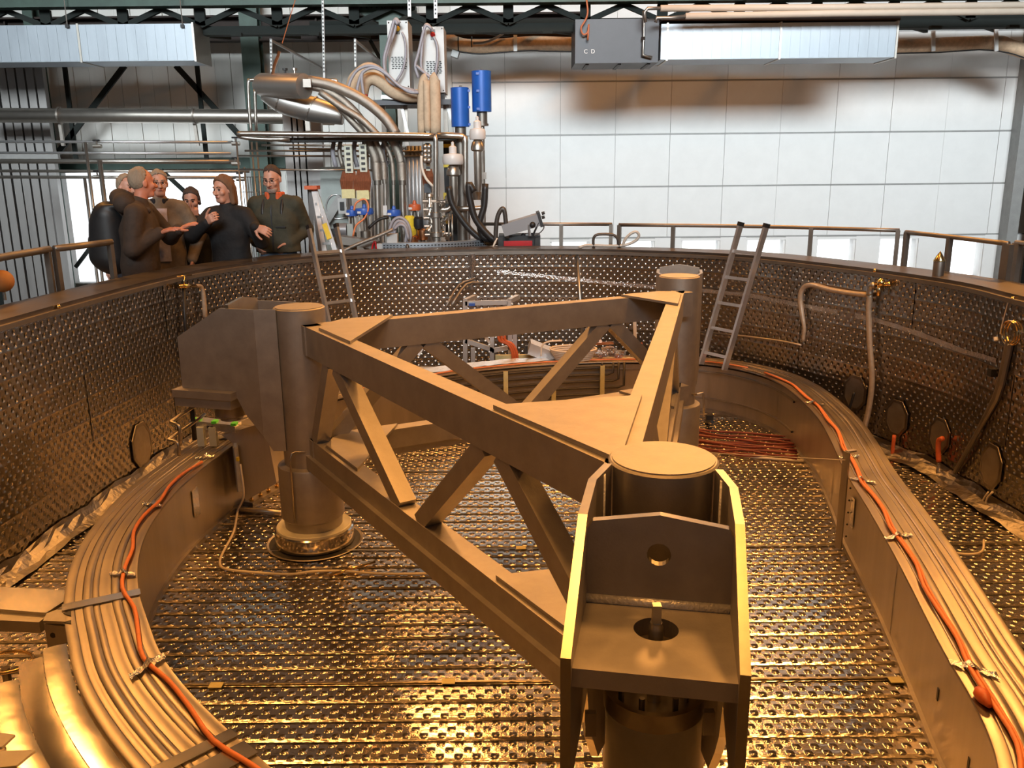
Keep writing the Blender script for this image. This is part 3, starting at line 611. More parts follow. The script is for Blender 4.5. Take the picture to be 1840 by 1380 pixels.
# --- ladders
def ladder(p_rim, foot_px, lat_px, name, label, group=None, n_r=7, over=.35, zfoot=.02, wid=.34, lean=.27):
    """stands on the vat floor and leans on the rim"""
    p = np.array(atz(*p_rim, Z_RIM + .06)); d = ray(*foot_px)
    def at(k): return np.array([d[0] * k, d[1] * k, CAM_Z + d[2] * k])
    lo, hi = 2., 14.
    for _ in range(50):            # depth at which the lean is 1:4
        k = (lo + hi) / 2; q = at(k); h = p[2] - q[2]; run = np.linalg.norm(p[:2]) - np.linalg.norm(q[:2])
        if run > lean * h: lo = k
        else: hi = k
    q = at(k); ax = (p - q) / np.linalg.norm(p - q); bot = q - ax * ((q[2] - zfoot) / ax[2]); top = p + ax * over
    lat = np.cross(ax, (0, 0, 1)); lat = np.cross((0, 0, 1), ax); lat /= np.linalg.norm(lat)
    i = int(np.argmin(((rim0 - p[:2]) ** 2).sum(1))); tg = np.array([-rim_n[i][1], rim_n[i][0], 0]); lat = tg if tg[0] > 0 else -tg
    nn = np.cross(ax, lat)
    t = thing(name, bot, label, 'ladder', group)
    for s in (-1, 1):
        st = MB().bar(bot + lat * s * wid / 2, top + lat * s * wid / 2, .028, .065, nn).build('stile', 'alu', t)
        MB().bar(top + lat * s * wid / 2 - ax * .03, top + lat * s * wid / 2 + ax * .012, .034, .072, nn).build('end_cap', 'black', st)
    L = np.linalg.norm(top - bot); m = int(L / .28)
    for j in range(m):
        c = top - ax * (.30 + .28 * j)
        if (c - bot) @ ax < .1: break
        MB().bar(c - lat * wid / 2, c + lat * wid / 2, .032, .032, nn).build('rung', 'alu', t)
    return t
ladder((1337, 462), (1291, 622), None, 'ladder', 'aluminium ladder leaning on the rim behind the far right column', lean=.06, zfoot=Z_RING + .014)
ladder((591, 461), (613, 566), None, 'ladder', 'aluminium ladder leaning on the rim behind the left column, black end caps')
# --- hoses and pipes hanging on the wall
t = thing('wall_hose', wallpt(1585, 515), 'pale hose hanging from a brass tap down the right vat wall', 'hose')
MB().tube(WP([(1563, 527), (1561, 560), (1563, 620), (1567, 680), (1562, 730), (1553, 770), (1548, 800)], .07), .026, 10, 4).build('hose', 'hose_clear', t, True)
MB().tube(WP([(1572, 512), (1566, 514), (1563, 522), (1563, 530)], .08), .03, 10, 3).build('elbow', 'tube', t, True)
mb = MB(); mb.cyl(*WP([(1570, 511), (1600, 510)], .06), .02, 10); mb.ball(wallpt(1583, 508, .09), .04, 8); mb.cyl(*WP([(1580, 512), (1578, 532)], .08), .018, 8); mb.build('brass_tap', 'brass', t, True)
t = thing('wall_hose', wallpt(1500, 520), 'tan hose looping sideways from the brass tap to the lower pipe on the vat wall', 'hose')
MB().tube(WP([(1561, 530), (1530, 527), (1490, 520), (1460, 512), (1444, 517), (1438, 535), (1441, 565), (1445, 590), (1443, 612)], .06), [.026] * 7 + [.018] * 2, 10, 4).build('hose', 'hose_clear', t, True)
MB().tube(WP([(1440, 620), (1400, 612), (1340, 604), (1255, 596)], .06), .010, 8).build('pipe', 'tube', t, True)
t = thing('tap_valve', wallpt(335, 505), 'brass tap with cross handle and black rod on the left vat wall', 'valve')
MB().cyl(*WP([(329, 503), (337, 655)], .05), .016, 8).build('rod', 'black', t, True)
MB().tube(WP([(337, 514), (350, 514), (360, 514), (364, 520), (366, 535), (369, 570)], .07), [.018, .02, .018, .018, .022, .024], 10, 3).build('hose', 'hose_clear', t, True)
mb = MB(); mb.cyl(*WP([(322, 514), (352, 514)], .07), .02, 10); mb.cyl(*WP([(331, 514), (331, 496)], .08), .008, 8); mb.cyl(*WP([(318, 497), (344, 494)], .08), .007, 8); mb.build('tap', 'brass', t, True)
p, q = WP([(1037, 465), (1050, 545)], .0)
one('leaning_tube', MB().cyl(p + (0, 0, .04), q + (0, -.12, -.75), .022, 10), 'tube', 'thin steel tube leaning on the far vat wall left of the far right column', 'tube', None, True)
t = thing('pipe_bracket', wallpt(850, 508), 'bent thin pipe reaching out from the foil wrapped post on the far vat wall', 'pipe')
MB().tube([*WP([(870, 509)], .02), *WP([(838, 511)], .12), *WP([(812, 548)], .35)], .018, 8, 3).build('pipe', 'steel_dark', t, True)
MB().tube([*WP([(858, 499)], .02), *WP([(825, 512)], .12), *WP([(802, 550)], .35)], .012, 8, 3).build('pipe', 'steel_dark', t, True)
for k, (pts, lab) in enumerate([([(1805, 553), (1797, 585), (1800, 600)], 'cord hanging from the rim at the far right'), ]):
    t = thing('wall_cable', wallpt(1805, 590), 'coil of thin tan wire hanging on the vat wall at the right edge', 'wire')
    MB().tube(WP([(1822, 533), (1812, 540), (1800, 585), (1797, 600)], .03), .004, 5).build('string', 'wire_white', t)
    th = np.linspace(0, 6 * PI, 50); MB().tube(WP([(1810 + 13 * math.cos(a) + .8 * a, 598 + 22 * math.sin(a)) for a in th], .05), .005, 5).build('coil', 'brass', t)
    MB().cyl(*WP([(1789, 606), (1790, 612)], .05), .015, 8).build('plug', 'wall_white', t)
one('wall_strut', MB().tube(WP([(1815, 612), (1798, 690), (1790, 715), (1760, 770), (1716, 850)], .03), [.03, .03, .03, .02, .02], 8), 'flange', 'flat brown strut running diagonally down the right vat wall', 'strut')
one('wall_clip', MB().box(wallpt(1784, 669, .02), (.06, .06, .06)), 'black', 'small black clip on the right vat wall', 'clip')
for k, (pts, r, m, lab) in enumerate([([(1607, 782), (1604, 810), (1602, 838), (1590, 850)], .018, 'orange_red', 'red cable bundle hanging out of the second oval port'), ([(1694, 788), (1687, 792), (1686, 812), (1687, 830)], .022, 'orange_red', 'thick red cable bent out of the third oval port'), ([(1535, 705), (1530, 722), (1525, 737), (1520, 748)], .014, 'black', 'black plugged cable in the leftmost oval port on the right')]):
    if m not in MATS: mat('orange_red', (.55, .11, .03), 0, .45, .15, 30.)
    one('port_cable', MB().tube(WP(pts, .06), r, 8, 4), m, lab, 'cable', None, True)
one('cable_sleeve', MB().tube(WP([(1687, 831), (1685, 850), (1682, 885)], .06), .016, 8, 3), 'foil_tape', 'pale sleeve below the red cable of the third oval port', 'cable')
for k, x in enumerate((1768, 1776, 1778)):
    one('white_wire', MB().tube(WP([(x + 8 - k, 884), (x - 2 - 2 * k, 900), (x - 14 + 6 * k, 940), (x - 18 + 8 * k, 972)], .05), .007, 6, 4), 'wire_white', 'thin white wire hanging from the rightmost oval port', 'wire', 'white wires from the rightmost port', True)
one('long_wire', MB().tube(ZP([(1768, 970), (1765, 990), (1740, 996), (1690, 990), (1640, 990)], .03), .008, 6, 4), 'wire_white', 'white wire lying on the foil floor below the rightmost oval port', 'wire', None, True)
# --- finial on the rim, orange ball behind the rim
c = np.array(atz(1681, 495, Z_RIM + .03)); c[0] += .02
t = thing('cone_finial', c, 'short steel bollard with a golden cone tip standing on the right rim', 'finial')
MB().lathe(c, [(0, 0), (.047, 0), (.047, .13), (.045, .135)], 24).build('post', 'flange', t, 35); MB().lathe(c, [(.05, .125), (.05, .135), (.0, .215)], 24).build('cone_tip', 'brass', t, 35)
c = np.array(aty(4, 505, 6.6)); t = thing('round_float', c, 'orange brown ball seen over the left end of the rim', 'ball')
mat('rust_ball', (.42, .20, .07), 0, .6, .2, 6.); MB().ball(c, .085, 20).build('ball', 'rust_ball', t, True); MB().cyl(c - (0, 0, .08), (c[0], c[1], Z_RIM + .03), .012, 8).build('stalk', 'steel_dark', t)
# --- railings behind the rim
def railing(pts, posts, label, z=None, r=.022, wide=(), zb=1.0):
    Q = [np.array(atz(x, y, z)) for x, y in pts]
    t = thing('railing', (*Q[0][:2], zb), label, 'railing')
    MB().tube(Q, r, 10, 4 if len(Q) > 2 else 0).build('handrail', 'flange', t, True)
    for x in posts:
        q = np.array([np.interp(x, [p[0] for p in pts], [qq[i] for qq in Q]) for i in range(3)])
        w = .09 if x in wide else .045
        d = Q[-1] - Q[0]; MB().box((q[0], q[1], (q[2] + zb) / 2), (w, .045, q[2] - zb - .004), math.atan2(d[1], d[0])).build('post', 'flange', t)
    return t
railing([(866, 402.5), (1100, 403)], (1010, 1098), 'tubular railing on the far rim right of the machine', 1.97)
railing([(1112, 404), (1360, 407), (1616, 414)], (1113, 1213, 1463, 1614), 'long tubular railing in front of the window row', 1.97)
railing([(1628, 417), (1720, 427), (1812, 438)], (1630, 1708, 1812), 'railing behind the golden cone finial', 2.0, wide=(1812,))
railing([(1826, 436), (1880, 443)], (1829,), 'railing piece cut by the right edge of the picture', 2.0, wide=(1829,))
railing([(-60, 478), (0, 463), (88, 448)], (84,), 'railing on the left rim up to the broad post', 2.03, r=.03)
railing([(98, 447), (200, 435)], (99, 197), 'railing between the broad post and the backpack', 2.03, r=.03)
# --- orange cable on the casing with silver tape
def on_ring(off, i0, i1, stp=4, wob=.012): return [np.array([*(rin[i % NR] + rn[i % NR] * (off + wob * math.sin(i * .55))), Z_RING + .022]) for i in range(i0, i1 + 1, stp)]
iR = int(np.argmin(((rin - (2.7, 8.75)) ** 2).sum(1))); iRn = int(np.argmin(((rin - (1.75, 2.65)) ** 2).sum(1))); iLn = int(np.argmin(((rin - (-.75, 2.5)) ** 2).sum(1))); iLf = int(np.argmin(((rin - (-2.24, 6.3)) ** 2).sum(1))); iRe = int(np.argmin(((rin - (-1.5, 8.1)) ** 2).sum(1)))
def cable_run(i0, i1, off, name, label, m='orange', r=.0105, wob=.014):
    st = 4 if i1 > i0 else -4
    return one(name, MB().tube([np.array([*(rin[i % NR] + rn[i % NR] * (off + wob * math.sin(i * .5))), Z_RING + .012 + r]) for i in range(i0, i1, st)], r, 8, 3), m, label, 'cable', None, True)
cable_run(iLn - 12 - NR, iLf, .045, 'orange_cable', 'ribbed orange cable taped along the left arm of the casing', wob=.02)
a_, b_ = sorted((iR, iRn)); cable_run(a_, b_ + 18, .055, 'orange_cable', 'orange cable taped along the right arm of the casing')
cable_run(a_, b_ + 14, .072, 'orange_cable', 'second orange cable close beside the one on the right arm', r=.007, wob=.010)
a_, b_ = sorted((iRe, iR)); cable_run(a_, b_, .05, 'orange_cable', 'thin orange cable along the far arm of the casing', r=.009, wob=.006)
mb = MB(); mb.tube([np.array(atz(x, y, Z_RING + .03)) for x, y in ((1757, 1238), (1762, 1246), (1768, 1254), (1778, 1268))], [.014, .03, .028, .012], 8); one('cable_joint', mb, 'orange_red', 'bright red heat-shrunk joint of the orange cable at lower right', 'joint', None, True)
for k, (x, y, w, lab) in enumerate([(228, 1034, .13, 'crumpled tape strip over the left cable beside the cross joint'), (262, 1197, .17, 'wide crumpled tape strip over the left cable at its lowest bend'), (275, 911, .14, 'thin tape strip over the left cable at mid height'), (356, 826, .12, 'tape strip over the left cable near the level gauge'), (1466, 728, .16, 'tape strip on the right arm nearest the far bend'), (1533, 826, .15, 'tape strip on the right arm beside the upright post'), (1553, 868, .16, 'tape strip on the right arm just below the post'), (1596, 967, .17, 'tape strip half way down the right arm'), (1748, 1212, .17, 'crumpled silver tape strip on the right arm near the red joint')]):
    p = np.array(atz(x, y, Z_RING)); i = int(np.argmin(((rin + rn * .05 - p[:2]) ** 2).sum(1))); n = np.array([*rn[i], 0]); tt = np.array([-n[1], n[0], 0]); n = n * .9 + tt * .45 * (1 if k % 2 else -1); n /= np.linalg.norm(n); c = np.array([*(rin[i] + rn[i] * .055), 0])
    rows = [[c + n * s * w + tt * q * .022 * (1 + .3 * math.sin(s * 21 + k)) + np.array([0, 0, Z_RING + .016 + .022 * math.exp(-((s - .0) / .12) ** 2) + random.uniform(0, .006)]) for s in np.linspace(-.5, .6, 12)] for q in (-1, 0, 1)]
    one('tape_strip', MB().sheet(rows), 'foil_tape', lab, 'tape', 'silver tape strips on the orange cable')
# cross strips of the cover on the left arm
for i, wd in ((int(np.argmin(((rin - (-1.93, 4.02)) ** 2).sum(1))), .07), (int(np.argmin(((rin - (-1.0, 2.76)) ** 2).sum(1))), .10), (int(np.argmin(((rin - (-1.1, 2.86)) ** 2).sum(1))), .06)):
    n = np.array([*rn[i], 0]); tt = np.array([-n[1], n[0], 0]); c = np.array([*rin[i], Z_RING + .012])
    MB().bar(c - n * .02, c + n * (RW + .01), wd, .006).build('cross_strip', 'foil', casing)
for x, y in ((1708, 1253), (1695, 1360), (1568, 872)):
    pass
# slots in the inner panel at lower right
for (x, y) in ((1709, 1255), (1697, 1362)):
    i = int(np.argmin(((rin - np.array(atz(x - 25, y + 0, .25))[:2]) ** 2).sum(1))); 
    d = ray(x, y); k = np.linalg.norm(rin[i]) / np.linalg.norm(d[:2]); zz = CAM_Z + d[2] * k
    n = np.array([*rn[i], 0]); c = np.array([*(rin[i] + rn[i] * .019), max(.12, min(.45, zz))])
    MB().bar(c - (0, 0, .03), c + (0, 0, .03), .02, .004, n).build('slot', 'black', casing)
# dark edging along the top of the inner panel, far right
for z in (.46, .16):
    ring_wall(iR - 30, iR + 12, .0, z - .01, z + .008, 'edge_seam', 'steel_dark', thick=.03)
# --- wide outer cover sheet at lower left with its clevis arm
t = thing('outer_cover', (-1.9, 3.0, Z_RING), 'wide polished foil apron outside the casing at lower left', 'apron')
def lw(i, o): return np.array([*(rin[i % NR] + rn[i % NR] * o), 0])
i0 = int(np.argmin(((rin - (-1.8, 3.77)) ** 2).sum(1))); i1 = int(np.argmin(((rin - (-.6, 2.36)) ** 2).sum(1)))
sgn = 1 if (i1 - i0) % NR < NR / 2 else -1; cnt = (i1 - i0) % NR if sgn > 0 else (i0 - i1) % NR
idx = [i0 + sgn * q for q in range(cnt + 1)]
for s in range(6):
    o0, o1 = RW + .01 + s * .10, RW + .01 + (s + 1) * .10 - .003
    z0_, z1_ = Z_RING - .012 - .006 * s, Z_RING - .012 - .006 * s + (.0, -.012, .004, -.02, -.004, -.02)[s]
    st = int(s * 1.6); ii = idx[st:]
    a = [lw(i, o0) + (0, 0, z0_ + .004 * (s % 2)) for i in ii]; b = [lw(i, o1) + (0, 0, z1_) for i in ii]
    MB().sheet([a, (np.array(a) * .5 + np.array(b) * .5 + (0, 0, .003)).tolist(), b]).build('apron_strip', 'apron_foil' if 'apron_foil' in MATS else mat('apron_foil', (.58, .53, .46), 1.0, .20, .06, 4., rvar=.08, bump=.5, bscale=2.2), t, True)
t = thing('clevis_arm', atz(60, 1085, Z_RING - .05), 'steel arm with forked end reaching from the left wall to the casing', 'arm')
z = Z_RING - .02
q = ZP([(-90, 1055), (118, 1066), (128, 1078), (84, 1107), (-90, 1093)], z)
MB().prism(q, (0, 0, 1), .018).build('arm_plate', 'foil', t)
q = ZP([(-90, 1093), (84, 1107), (70, 1118), (-90, 1110)], z); MB().prism(q, (0, 0, -1), .06).build('arm_web', 'steel', t)
q = ZP([(84, 1107), (102, 1100), (130, 1100), (130, 1122), (78, 1120)], z + .012); MB().prism(q, (0, 0, 1), .014).build('fork_top', 'steel', t)
for y0_, y1_ in ((1098, 1108), (1115, 1122)):
    q = ZP([(114, (y0_ + y1_) / 2), (128, y0_), (128, y1_)], z + .028); MB().prism(q, (0, 0, 1), .003).build('fork_notch', 'black', t)
a, b = np.array(atz(79, 1121, z)), np.array(atz(128, 1128, z))
MB().prism([a, b, b - (0, 0, .06), (a + b) / 2 - (0, 0, .11), a - (0, 0, .16)], (0, 1, 0), .02).build('fork_cheek', 'steel', t)
c = a * .72 + b * .28 - (0, .003, .055); MB().cyl(c, c + (0, .01, 0), .014, 16).build('pin_hole', 'black', t)
t = thing('tube_coil', atz(20, 1190, .3), 'coiled copper coloured tube lying behind the foil apron at lower left', 'coil')
for k in range(3):
    c = np.array(atz(8, 1190, .30 + .02 * k)); MB().tube([c + (.13 * math.cos(a), .10 * math.sin(a), 0) for a in np.linspace(0, 2 * PI, 30)], .009, 8).build('winding', 'brass', t, True)
MB().cyl((c[0], c[1], 0), (c[0], c[1], .31), .02, 8).build('coil_peg', 'steel_dark', t); 
for k, ((x0, y0), (x1, y1), (x2, y2), (x3, y3)) in enumerate([((-20, 1318), (28, 1324), (4, 1346), (-20, 1352)), ((-20, 1385), (0, 1353), (64, 1352), (30, 1380))]):
    one('sheet_offcut', MB().prism(ZP([(x0, y0), (x1, y1), (x2, y2), (x3, y3)], .60), (0, 0, 1), .01), 'steel', ['upper dark sheet corner at the lower left picture edge', 'lower brown sheet corner at the lower left picture edge'][k], 'sheet')
# --- supports under bracket B: load block, bearing, gauge, handles, leg
bx, by = COL['B']; o = v2(OUT['B']); l = np.array([-o[1], o[0]])
PB = lambda d, s, z: np.array([bx + o[0] * d + l[0] * s, by + o[1] * d + l[1] * s, z])
zb = ZC - .58
t = thing('bearing_block', PB(.64, 0, zb - .3), 'stacked steel plates on a round bearing under the left bracket', 'bearing')
for s0, s1, z0_, z1_, nm in ((-.27, .27, zb - .055, zb - .001, 'top_plate'), (-.25, .25, zb - .125, zb - .058, 'lower_plate')):
    MB().bar(PB(.42 if nm == 'top_plate' else .44, 0, (z0_ + z1_) / 2), PB(.90, 0, (z0_ + z1_) / 2), s1 - s0, z1_ - z0_).build(nm, 'steel', t)
MB().lathe(PB(.62, 0, 0), [(.08, zb - .12), (.125, zb - .135), (.125, zb - .16), (.118, zb - .165), (.115, zb - .235), (.08, zb - .25), (.08, zb - .27), (0, zb - .27)], 32).build('bearing_cup', 'steel_dark', t, 35)
t = thing('casing_pedestal', PB(.40, 0, 0), 'steel pedestal with bolted foot plates clamped across the casing under the left bracket', 'pedestal')
MB().prism(P([(398, 782), (432, 772), (470, 760), (484, 800), (497, 868), (441, 900), (424, 800)], 6.42), (0, 1, 0), .34).build('pedestal_body', 'inner_sheet', t)
fa, fb = np.array(atz(440, 905, .02)), np.array(atz(500, 872, .02)); MB().bar(fa, fb, .16, .03).build('foot_plate', 'steel_dark', t)
for s in (.12, .38, .62, .88): MB().lathe(fa * (1 - s) + fb * s + (.03, -.03, .012), [(.018, 0), (.018, .02), (.009, .022), (.009, .04), (0, .04)], 6).build('bolt', 'brass', t)
t = thing('clamp_strap', PB(.5, .24, .5), 'bent grey steel strap clamped over the casing edge beside the pedestal', 'strap')
pts = ZP([(393, 787), (412, 785), (421, 791), (423, 805)], Z_RING + .02)
q0 = pts[-1]; MB().tube(pts + [np.array([q0[0], q0[1], Z_RING - .02]), np.array([q0[0] + .01, q0[1] - .02, .22])], .02, 6, 3).build('strap', 'grey_profile', t)
MB().box((q0[0] + .02, q0[1] - .03, Z_RING - .06), (.02, .02, .03)).build('yellow_tab', 'yellow', t)
t = thing('level_gauge', atz(385, 800, Z_RING), 'long level gauge with three bright green marks on two pale posts', 'gauge')
a0_, a1_ = np.array(aty(347, 757, 6.55)), np.array(aty(427, 766, 6.45))
for k, x in enumerate((360, 382)):
    p = np.array(aty(x, 767, 6.45)); MB().box((p[0], p[1], (p[2] + Z_RING + .012) / 2), (.055, .05, p[2] - Z_RING - .012)).build('post', 'pale_plastic', t)
MB().bar(a0_ + (0, 0, .012), a1_ + (0, 0, .012), .11, .024).build('gauge_bar', 'alu', t)
MB().bar(a0_ + (0, -.058, -.012), a1_ + (0, -.058, -.012), .006, .05).build('scale_strip', 'tape', t)
for f, w in ((.12, .035), (.53, .02), (.96, .02)):
    p = a0_ * (1 - f) + a1_ * f; MB().bar(p + (-w, -.03, .028), p + (w, -.03, .028), .06, .02).build('green_mark', 'fluor_green', t)
for f in (.40, .48): p = a0_ * (1 - f) + a1_ * f; MB().box(p + (0, -.063, -.012), (.022, .004, .02)).build('dial', 'dark_box', t)
for k, (pts, lab) in enumerate([([(374, 716), (345, 733), (310, 756), (308, 759), (318, 763), (323, 770), (324, 800)], 'upper bent steel handle pipe beside the bearing'), ([(368, 744), (340, 765), (306, 788), (304, 791), (316, 794), (321, 800), (322, 818)], 'lower bent steel handle pipe beside the bearing')]):
    one('bent_pipe', MB().tube(P(pts, [6.1, 5.95, 5.8, 5.78, 5.75, 5.74, 5.74]), .013, 8, 3), 'tube', lab, 'pipe', None, True)
one('black_rod', MB().cyl(*P([(343, 715), (350, 790)], 6.0), .018, 8), 'black', 'short black upright rod left of the bearing', 'rod', None, True)
# support pillar below bracket A
cx, cy = COL['A']; o = v2(OUT['A']); pc = np.array([cx + o[0] * .63, cy + o[1] * .63])
t = thing('support_pillar', (*pc, 0), 'thick round pillar under the shelf of the front bracket', 'pillar')
MB().lathe((*pc, 0), [(.125, .0), (.125, 1.30), (.128, 1.305)], 48).build('pillar_body', mat('cast_grey', (.20, .185, .14), .2, .55, .12, 12.), t, 35)
MB().lathe((*pc, 0), [(.131, 1.285), (.131, 1.335), (.115, 1.335), (.115, 1.29), (0, 1.29)], 48).build('top_ring', 'steel_cut', t, 35)
for a in np.arange(6) * PI / 3: MB().cyl((pc[0] + .085 * math.cos(a), pc[1] + .085 * math.sin(a), 1.28), (pc[0] + .085 * math.cos(a), pc[1] + .085 * math.sin(a), 1.35), .008, 8).build('bolt', 'tube', t)
for s in (-1, 1):
    p = P3 = np.array([pc[0] + .16 * s, pc[1] + .05, 1.19]); MB().box(p, (.03, .02, .07)).build('lug', 'flange', t)
# upright plate on the inner wall, right
p = np.array(atz(1506, 985, .02)); t = thing('upright_post', p, 'flat steel post with hooked head standing against the right arm of the casing', 'post')
MB().bar(p, p + (0.0, .0, .72), .055, .012, (.9, .45, 0)).build('post_plate', 'inner_sheet', t); MB().bar(p + (0, 0, .72), p + (.07, .03, .72), .03, .012).build('hook', 'inner_sheet', t)
for k in range(5): MB().ball(p + (.04, -.02, .1 + .09 * k), .008, 6).build('rivet', 'black', t)
a, b = np.array(aty(428, 763, 6.45)), p + (0, 0, .66)
one('stretched_wire', MB().tube([a, (a + b) / 2 - (0, 0, .015), b], .0025, 5), 'wire_white', 'fine wire stretched across the vat from the level gauge to the upright post', 'wire')
# red wires heap on the floor, far right
for k in range(14):
    y = 770 + 3 * k; pts = [(1240 - 2 * k, y - 4 + random.uniform(-3, 3))] + [(1240 + 48 * j, y + 6 * j * .6 + random.uniform(-3, 3)) for j in range(1, 5)]
    one('red_cable', MB().tube([np.array(atz(x, y_, .03 + .012 * (k % 3))) for x, y_ in pts], .011, 5, 3), 'red_wire', 'dark red cable in the loose bundle on the floor behind the front column', 'cable', 'red cables on the floor', True)
one('spring_clamp', MB().box(np.array(atz(1275, 752, .06)), (.07, .05, .08)).cyl(np.array(atz(1268, 758, .0)), np.array(atz(1280, 758, .12)), .02, 6), 'black', 'small black clamp standing on the floor right of the far column', 'clamp')
one('bent_pipe', MB().tube(P([(1224, 715), (1258, 707), (1264, 710), (1265, 748)], 7.6), .010, 8, 2), 'tube', 'bent thin pipe on the right side of the far right column', 'pipe', None, True)
one('white_cable', MB().tube([np.array(atz(x, y, .02)) for x, y in ((1230, 806), (1290, 812), (1340, 820), (1400, 825), (1448, 829))], .013, 6, 4), 'wire_white', 'white cable on the floor below the red bundle', 'cable', None, True)
c0 = q0 + (.02, -.04, 0)
one('white_cable', MB().tube([np.array([c0[0] + .02, c0[1], Z_RING - .1]), np.array([c0[0] + .03, c0[1] - .02, .2])] + [np.array(atz(x, y, .02)) for x, y in ((427, 918), (420, 955), (402, 990), (395, 1010), (404, 1022), (450, 1028), (520, 1032), (560, 1027), (610, 1026), (680, 1031), (745, 1031), (830, 1030), (880, 1042), (960, 1047), (1010, 1040))], .009, 6, 4), 'wire_white', 'white cable dropping from the clamp strap and wandering over the foil floor', 'cable', None, True)
one('floor_rod', MB().cyl(np.array(atz(592, 1034, .02)), np.array(atz(674, 1009, .03)), .011, 8), 'brass', 'short shiny rod lying on the foil floor right of the left column foot', 'rod', None, True)
one('floor_pipe', MB().cyl(np.array(atz(412, 912, .03)), np.array(atz(505, 922, .03)), .022, 10), 'tube', 'steel pipe on the floor between the pedestal and the left column', 'pipe', None, True)
for k, (x, y) in enumerate(((806, 1224), (388, 1231), (936, 984), (1610, 1222))):
    one('tape_dot', MB().box(np.array(atz(x, y, .015)), (.07, .05, .004)), 'epoxy', ['yellowish tape patch on the floor seam left of the front bracket', 'yellowish tape patch on the floor seam near the left casing arm', 'yellowish tape patch on the farther floor seam', 'yellowish tape patch on the floor seam by the right arm'][k], 'tape')
for k, (x, y) in enumerate(((328, 913), (1538, 935))):
    p = np.array(atz(x, y + (45 if k == 0 else 70), .02)); i = int(np.argmin(((rin - np.array(atz(x, y, .28))[:2]) ** 2).sum(1))); n = np.array([*rn[i], 0]); tt = np.array([-n[1], n[0], 0]); c = np.array([*(rin[i] + rn[i] * .012), .33])
    MB().prism([c + tt * a + np.array([0, 0, b]) for a, b in ((-.05, -.11), (.05, -.10), (.05, .1), (-.045, .11))], n, .004).build('clear_tag', 'foil', casing)
# --- far end: hairpin tubes on the inner panel, profile frame, coil of hose
ends = [0, 1, 2, 3, 4, 5]
t = thing('cooling_tubes', (0.3, 9.2, .3), 'dark hairpin tubes with yellow spacers along the far inner wall of the casing', 'tubes')
xx = np.linspace(-.95, 1.22, 14)
def ringfar(x, off):               # far inner wall at x
    ii = [i for i in range(NR) if rin[i][1] > 7]; i = min(ii, key=lambda i: abs(rin[i][0] - x)); return rin[i] - rn[i] * off
for k in range(6):
    z = .50 - .075 * k; xe = 1.02 + .075 * k
    pts = [np.array([*ringfar(x, .05), z]) for x in np.linspace(-.9, min(xe, 1.30) - .03, 12)]
    if k < 4: pts += [np.array([*ringfar(min(xe, 1.3), .05), z + .02]), np.array([*ringfar(min(xe, 1.3), .05), .56])]
    MB().tube(pts, .014, 8).build('tube', 'dark_tube', t, True)
for x in (-.1, .45, .98):
    q = ringfar(x, .075); MB().box((*q, .30), (.05, .015, .46), .2).build('spacer', 'epoxy', t)
MB().tube([np.array([*ringfar(x, .035), .52]) for x in np.linspace(-1.0, 1.2, 12)], .02, 6).build('top_bar', 'dark_tube', t)
# profile frame behind the casing
t = thing('profile_frame', aty(900, 690, 9.65), 'aluminium profile frame with crossbars standing behind the far casing', 'frame')
fx = lambda x: xw(x, 600, 9.75)
prof = [((836, 541), (836, 690)), ((850, 625), (850, 690)), ((884, 605), (884, 690)), ((915, 541), (918, 690)), ((836, 545), (912, 543)), ((836, 612), (885, 628)), ((884, 630), (925, 622)), ((836, 690), (925, 690)), ((925, 600), (925, 690))]
for (a, b) in prof:
    p, q = P([a, b], 9.85); pbar(MB(), a, b, 9.85, .05, .05, (0, 1, 0) if abs(a[0] - b[0]) < 4 else (0, 0, 1)).build('profile', 'grey_profile', t)
for x in (836, 915): a, b = P([(x, 541)], 9.85)[0], P([(x, 541)], 9.85)[0] + (.1, .35, 0); MB().bar(a, b, .05, .05).build('profile', 'grey_profile', t)
p = np.array(aty(848, 547, 9.8)); MB().box(p, (.07, .05, .03)).build('blue_clip', 'blue_plastic', t)
MB().box(np.array(aty(925, 645, 9.75)), (.45, .05, .10)).build('epoxy_bar', 'epoxy', t)
for k in range(3):
    one('copper_strap', MB().tube(P([(895 + 6 * k, 600), (898 + 5 * k, 612), (912 + 4 * k, 618), (920 + 4 * k, 632), (922 + 4 * k, 650), (926 + 4 * k, 660)], 9.6), .018, 6, 3), 'orange_red', 'red brown cable strand looped over the profile frame', 'cable', 'red strands on the profile frame', True)
t = thing('steel_trough', aty(960, 640, 9.6), 'grey sheet box with slanted end beside the profile frame', 'box')
MB().bar(*P([(950, 622), (1010, 645)], 9.65), .28, .13).build('trough_body', 'grey_profile', t); MB().box(np.array(aty(946, 628, 9.5)), (.03, .05, .09)).build('handle', 'black', t)
t = thing('hose_coil', aty(1037, 632, 9.5), 'flat coil of cream hose lying on the far casing', 'coil')
c = np.array(aty(1030, 634, 9.45)); c[2] = Z_RING + .03
for k in range(6):
    MB().tube([c + ((.20 + .012 * k) * math.cos(a), (.15 + .01 * k) * math.sin(a), .022 * k) for a in np.linspace(0, 2 * PI, 30)], .011, 6).build('turn', 'wire_white', t, True)
one('cream_hose', MB().tube(P([(972, 640), (974, 622), (985, 614), (1010, 612)], 9.5), .011, 6, 4), 'wire_white', 'end of cream hose arching up left of the hose coil', 'hose', None, True)
mb = MB(); 
for k in range(10): 
    c = np.array(aty(1070 + 5 * k, 632 + 6 * math.sin(k), 9.5)); mb.box(c, (.10, .08, .05), k)
one('foil_heap', mb, 'foil_tape', 'crumpled silver foil heap on the far casing right of the hose coil', 'foil')
one('copper_bar', MB().bar(*P([(1055, 618), (1102, 616)], 9.55), .05, .025), 'copper', 'short copper bar behind the silver foil heap', 'bar')
